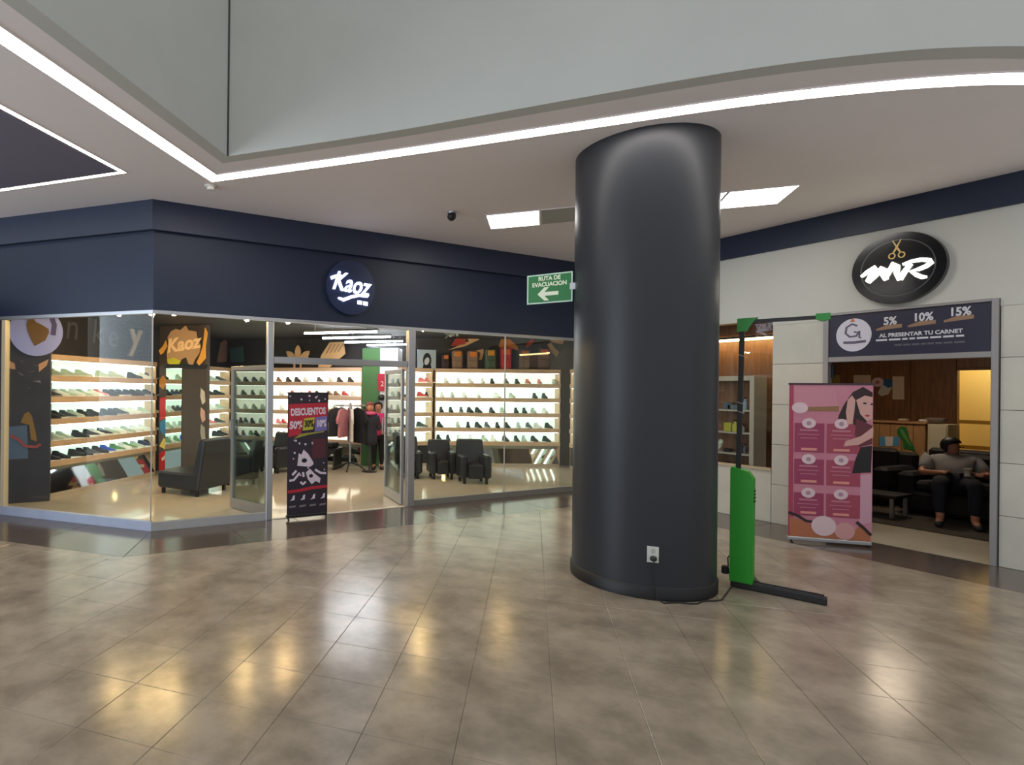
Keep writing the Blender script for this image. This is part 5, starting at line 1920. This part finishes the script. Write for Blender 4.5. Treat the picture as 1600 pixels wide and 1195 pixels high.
tag(obj('notice', MB().face(frV, rect(1334, 586, 1361, 604, vpos), .01, .001), mat('paper cream', (206, 186, 156), .6)), 'cream paper notice above the pink banner on the walnut wall', 'notice')
tag(obj('notice', MB().face(frV, rect(1395, 588, 1413, 624, vpos), .01, .001), MATS['paper cream']), 'tall cream notice right of the blue map cut-out', 'notice')
o = tag(obj('map_cutout', MB().face(frV, [vpos(*p) for p in ((1372, 614), (1378, 600), (1380, 592), (1395, 593), (1394, 605), (1388, 616), (1377, 619))], .008, .001), mat('map cream', (196, 190, 176), .6)), 'blue and cream map cut-out on the walnut wall', 'picture')
obj('blue_area', MB().face(frV, [vpos(*p) for p in ((1379, 600), (1380, 592), (1395, 593), (1395, 604), (1388, 606))], .003, .0095), mat('map blue', (36, 86, 128), .6), o)
o = tag(obj('flower_badge', MB().ell(frV, vpos(1372, 597), .09, .09, .02, .001, 14), mat('flower pale', (214, 186, 184), .6)), 'pale flower-shaped badge above the printed face of the pink banner', 'badge')
obj('centre', MB().ell(frV, vpos(1372, 597), .035, .035, .004, .0215, 10), mat('flower pink', (186, 110, 110), .6), o)
tag(obj('picture_frame', MB().face(frV, rect(1299, 586, 1313, 612, vpos), .03, .001), mat('frame ochre', (160, 136, 70), .5)), 'small ochre picture at the left edge of the barber doorway', 'picture')

# sofas
def sofa(c, L, rz, label, D=.9, bh=.78, sh=.4, seats=2):
    t = thing('sofa', label, 'sofa', (0, 0, 0))
    obj('base', MB().box((0, 0, .2), (L, D, .28), ch=.04), M_SOFA, t)
    for k in range(seats):
        w_ = (L - .36) / seats
        obj('seat_cushion', MB().box((-L / 2 + .18 + w_ * (k + .5), -.07, sh - .0), (w_ - .01, D - .22, .14), ch=.04), M_SOFA, t)
        obj('back_cushion', MB().box((-L / 2 + .18 + w_ * (k + .5), D / 2 - .19, sh + .25), (w_ - .01, .18, .4), ch=.05), M_SOFA, t)
    obj('backrest', MB().box((0, D / 2 - .07, bh / 2 + .05), (L, .14, bh - .1), ch=.04), M_SOFA, t)
    for s in (-1, 1):
        obj('arm', MB().box((s * (L / 2 - .09), 0, .36), (.18, D, .48), ch=.05), M_SOFA, t)
    for a in (-1, 1):
        for b in (-1, 1):
            obj('leg', MB().bar((a * (L / 2 - .1), b * (D / 2 - .1), .012), (a * (L / 2 - .1), b * (D / 2 - .1), .08), .05), M_BLACK, t)
    t.location = c
    t.rotation_euler = (0, 0, rz)
    return t


SP = Vector((11.05, 3.02, 0))
sofa(Vector((11.3, 2.85, 0)), 1.9, math.radians(-95), 'black sofa with a seated man in the barber shop', D=.95, bh=.92, sh=.42)
sofa(Vector((11.7, 4.75, 0)), 1.5, math.radians(-95), 'empty black sofa behind the pink banner, left of the seated man', D=.9, bh=.8)
t = thing('coffee_table', 'low dark coffee table with pale edge in front of the empty sofa', 'table', (10.45, 3.98, 0))
obj('top', MB().box((10.45, 3.98, .3), (.5, .8, .04), ch=.008), M_BLACK, t)
for a in (-1, 1):
    for b in (-1, 1):
        obj('leg', MB().bar((10.45 + a * .2, 3.98 + b * .34, .012), (10.45 + a * .2, 3.98 + b * .34, .28), .04), M_ALU, t)

# seated man facing the doorway's right, in a grey shirt
mo = Vector((10.98, 3.27, 0))
t = thing('person', 'man in a grey t-shirt and dark jeans sitting on the black sofa', 'person', mo + UP * .0)
f_ = Vector((-.94, -.34, 0)).normalized()
s_ = UP.cross(f_).normalized()        # man's left


def Q_(f, s, z):
    return mo + f_ * f + s_ * s + UP * z


J = {'pelvis': (Q_(.14, 0, .53), (.15, .12)), 'belly': (Q_(.05, 0, .61), (.16, .14)), 'chest': (Q_(-.09, 0, .75), (.165, .12)), 'neck': (Q_(-.16, 0, .87), .055), 'jaw': (Q_(-.12, 0, .915), (.06, .065)), 'head': (Q_(-.13, 0, .985), (.075, .092)), 'crown': (Q_(-.15, 0, 1.06), (.055, .065))}
Eg = chain('pelvis', 'belly', 'chest', 'neck', 'jaw', 'head', 'crown')
for s, k in ((1, 'l'), (-1, 'r')):
    J[k + 'sh'] = (Q_(-.12, s * .2, .8), .062)
    J[k + 'el'] = (Q_(.08, s * .31, .63), .045)
    J[k + 'wr'] = (Q_(.28, s * (.14 if s < 0 else .24), .66), .03)
    Eg += chain('chest', k + 'sh', k + 'el', k + 'wr')
    J[k + 'hp'] = (Q_(.2, s * .1, .54), .1)
    J[k + 'kn'] = (Q_(.6, s * .16, .55), .066)
    J[k + 'an'] = (Q_(.64, s * .15, .11), .042)
    J[k + 'to'] = (Q_(.82, s * .17, .05), .036)
    Eg += chain('pelvis', k + 'hp', k + 'kn', k + 'an', k + 'to')
    hand(J, Eg, k, k + 'wr', Vector(J[k + 'wr'][0]) - Vector(J[k + 'el'][0]), s_ * -s + UP * .5, .6)
JM = dict(J)
skin_mesh('body', J, Eg, M_SKIN, t)
J2 = {'pelvis': (Q_(.14, 0, .55), (.17, .14)), 'belly': (Q_(.05, 0, .62), (.185, .165)), 'chest': (Q_(-.09, 0, .75), (.19, .145)), 'collar': (Q_(-.15, 0, .85), (.075, .07))}
E2 = chain('pelvis', 'belly', 'chest', 'collar')
for s, k in ((1, 'l'), (-1, 'r')):
    J2[k + 'sh'] = (Vector(JM[k + 'sh'][0]) + UP * .005, .1)
    J2[k + 'sm'] = (lerp(JM[k + 'sh'][0], JM[k + 'el'][0], .4), .085)
    J2[k + 'sl'] = (lerp(JM[k + 'sh'][0], JM[k + 'el'][0], .8), .072)
    E2 += chain('chest', k + 'sh', k + 'sm', k + 'sl')
skin_mesh('shirt', J2, E2, mat('grey t-shirt', (158, 156, 154), .9, var=.12, scale=14), t)
J3 = {'pelvis': (Q_(.14, 0, .53), (.16, .13))}
E3 = []
for s, k in ((1, 'l'), (-1, 'r')):
    J3[k + 'hp'] = (JM[k + 'hp'][0], .112)
    J3[k + 'kn'] = (JM[k + 'kn'][0], .082)
    J3[k + 'an'] = (lerp(JM[k + 'kn'][0], JM[k + 'an'][0], .92), .058)
    E3 += chain('pelvis', k + 'hp', k + 'kn', k + 'an')
skin_mesh('jeans', J3, E3, mat('dark jeans', (24, 26, 38), .9), t)
for s, k in ((1, 'l'), (-1, 'r')):
    skin_mesh('shoe', {'a': (Q_(.63, s * .15, .066), .05), 'b': (Q_(.76, s * .165, .056), (.045, .04)), 'c': (Q_(.87, s * .175, .048), (.038, .032))}, chain('a', 'b', 'c'), mat('man shoe', (44, 42, 46), .7), t)
hc = Vector(J['head'][0])
look = (f_ * .45 + s_ * .9).normalized()
face_parts(t, hc, look, 1.05)
hb = MB().ball(hc + UP * .03 - look * .02, .108, 14, 10, (1, 1, 1.05))
hr = obj('hair', hb, M_HAIR, t)
for v in hr.data.vertices:
    rel = v.co + wpos(hr.parent) - hc
    f = rel.dot(look)
    if f > -.02 and rel.z < .06:
        v.co -= look * (f + .03)
cpq = Q_(.36, .1, .645)
tag(obj('paper_cup', MB().lathe(cpq, [(.03, 0), (.04, .1), (.042, .1)], 14), mat('cup white', (206, 196, 180), .6)), "white paper cup in the seated man's lap", 'cup')

# white display shelf and goods behind the barber window
hx = XR + .45
frG = Fr((hx, 0, 0), (0, -1, 0))


def gpos(px, y):
    q = onpl(px, y, frG.o, (1, 0, 0))
    return (-q.y, q.z)


yr_ = -gpos(1178, 640)[0]
yl_ = yr_ + 1.1
zt_ = gpos(1170, 587)[1]
t = thing('display_shelf', 'white open display shelf behind the barber window', 'shelf', (hx + .16, (yr_ + yl_) / 2, 0))
m_gw = mat('shelf white', (200, 194, 180), .5)
for y in (yr_ + .03, yl_ - .03):
    obj('side_post', MB().box((hx + .16, y, zt_ / 2), (.32, .06, zt_), ch=.004), m_gw, t)
obj('top_rail', MB().box((hx + .16, (yr_ + yl_) / 2, zt_ - .035), (.32, 1.0 - .02, .07), ch=.004), m_gw, t)
obj('back_board', MB().box((hx + .31, (yr_ + yl_) / 2, zt_ / 2), (.015, .98, zt_ - .1)), M_WALN, t)
gz = [gpos(1150, y)[1] for y in (640, 675, 708, 745)]
for z in gz:
    obj('shelf', MB().box((hx + .15, (yr_ + yl_) / 2, z - .012), (.3, .98, .024)), m_gw, t)
goods = [(0, 1132, .12, .1, (88, 104, 120), 'grey-blue box'), (0, 1141, .14, .07, (100, 120, 130), 'low teal box'), (0, 1158, .06, .16, (150, 170, 190), 'tall pale bottle'), (1, 1133, .1, .13, (190, 190, 60), 'yellow pack'), (1, 1143, .08, .15, (206, 200, 90), 'lime bottle'), (1, 1153, .08, .1, (180, 176, 164), 'cream jar'),
         (2, 1132, .09, .05, (30, 30, 34), 'black case'), (2, 1152, .07, .14, (50, 54, 60), 'dark bottle'), (2, 1158, .05, .12, (90, 96, 104), 'slate bottle'), (3, 1131, .14, .18, (190, 190, 186), 'silver canister')]
for r, px, w_, h_, c, nm in goods:
    q = gpos(px, 650)
    z = gz[r]
    mb = MB()
    lb = '%s on the %s shelf behind the barber window' % (nm, ('highest', 'second', 'third', 'bottom')[r])
    ctr = Vector((hx + .1, -q[0], z + .0005))
    if 'bottle' in nm or 'jar' in nm or 'canister' in nm:
        o = tag(obj('bottle', mb.lathe(ctr, [(w_ / 2, 0), (w_ / 2, h_ * .7), (w_ / 4, h_ * .8), (w_ / 4, h_)], 12), mat('goods ' + nm, c, .4)), lb, 'bottle', 'goods on the display shelf')
        obj('cap', MB().lathe(ctr + UP * h_, [(w_ / 3.6, 0), (w_ / 3.6, .02)], 10), M_BLACK, o)
    else:
        o = tag(obj('package', mb.box(ctr + UP * (h_ / 2), (.1, w_, h_), ch=.006), mat('goods ' + nm, c, .5)), lb, 'package', 'goods on the display shelf')
# brown curtain wall behind the window
for k in range(6):
    pass
struct('wall_barber_partition', MB().box((XR + 1.1, 5.35, 1.4), (.06, 2.5, 2.8)), M_WALN, 'walnut partition behind the barber window', 'wall')
t = thing('strip_lamp', 'warm strip lamp high behind the barber window', 'lamp', (XR + .9, 5.0, 2.5))
obj('tube', MB().box((XR + .9, 5.0, 2.52), (.04, 1.6, .03)), mat('strip warm', (255, 220, 150), .5, emit=24), t)
obj('housing', MB().box((XR + .92, 5.0, 2.555), (.09, 1.66, .03)), M_BLACK, t)
obj('bracket', MB().box((XR + 1.03, 5.0, 2.56), (.16, .04, .03)), M_BLACK, t)
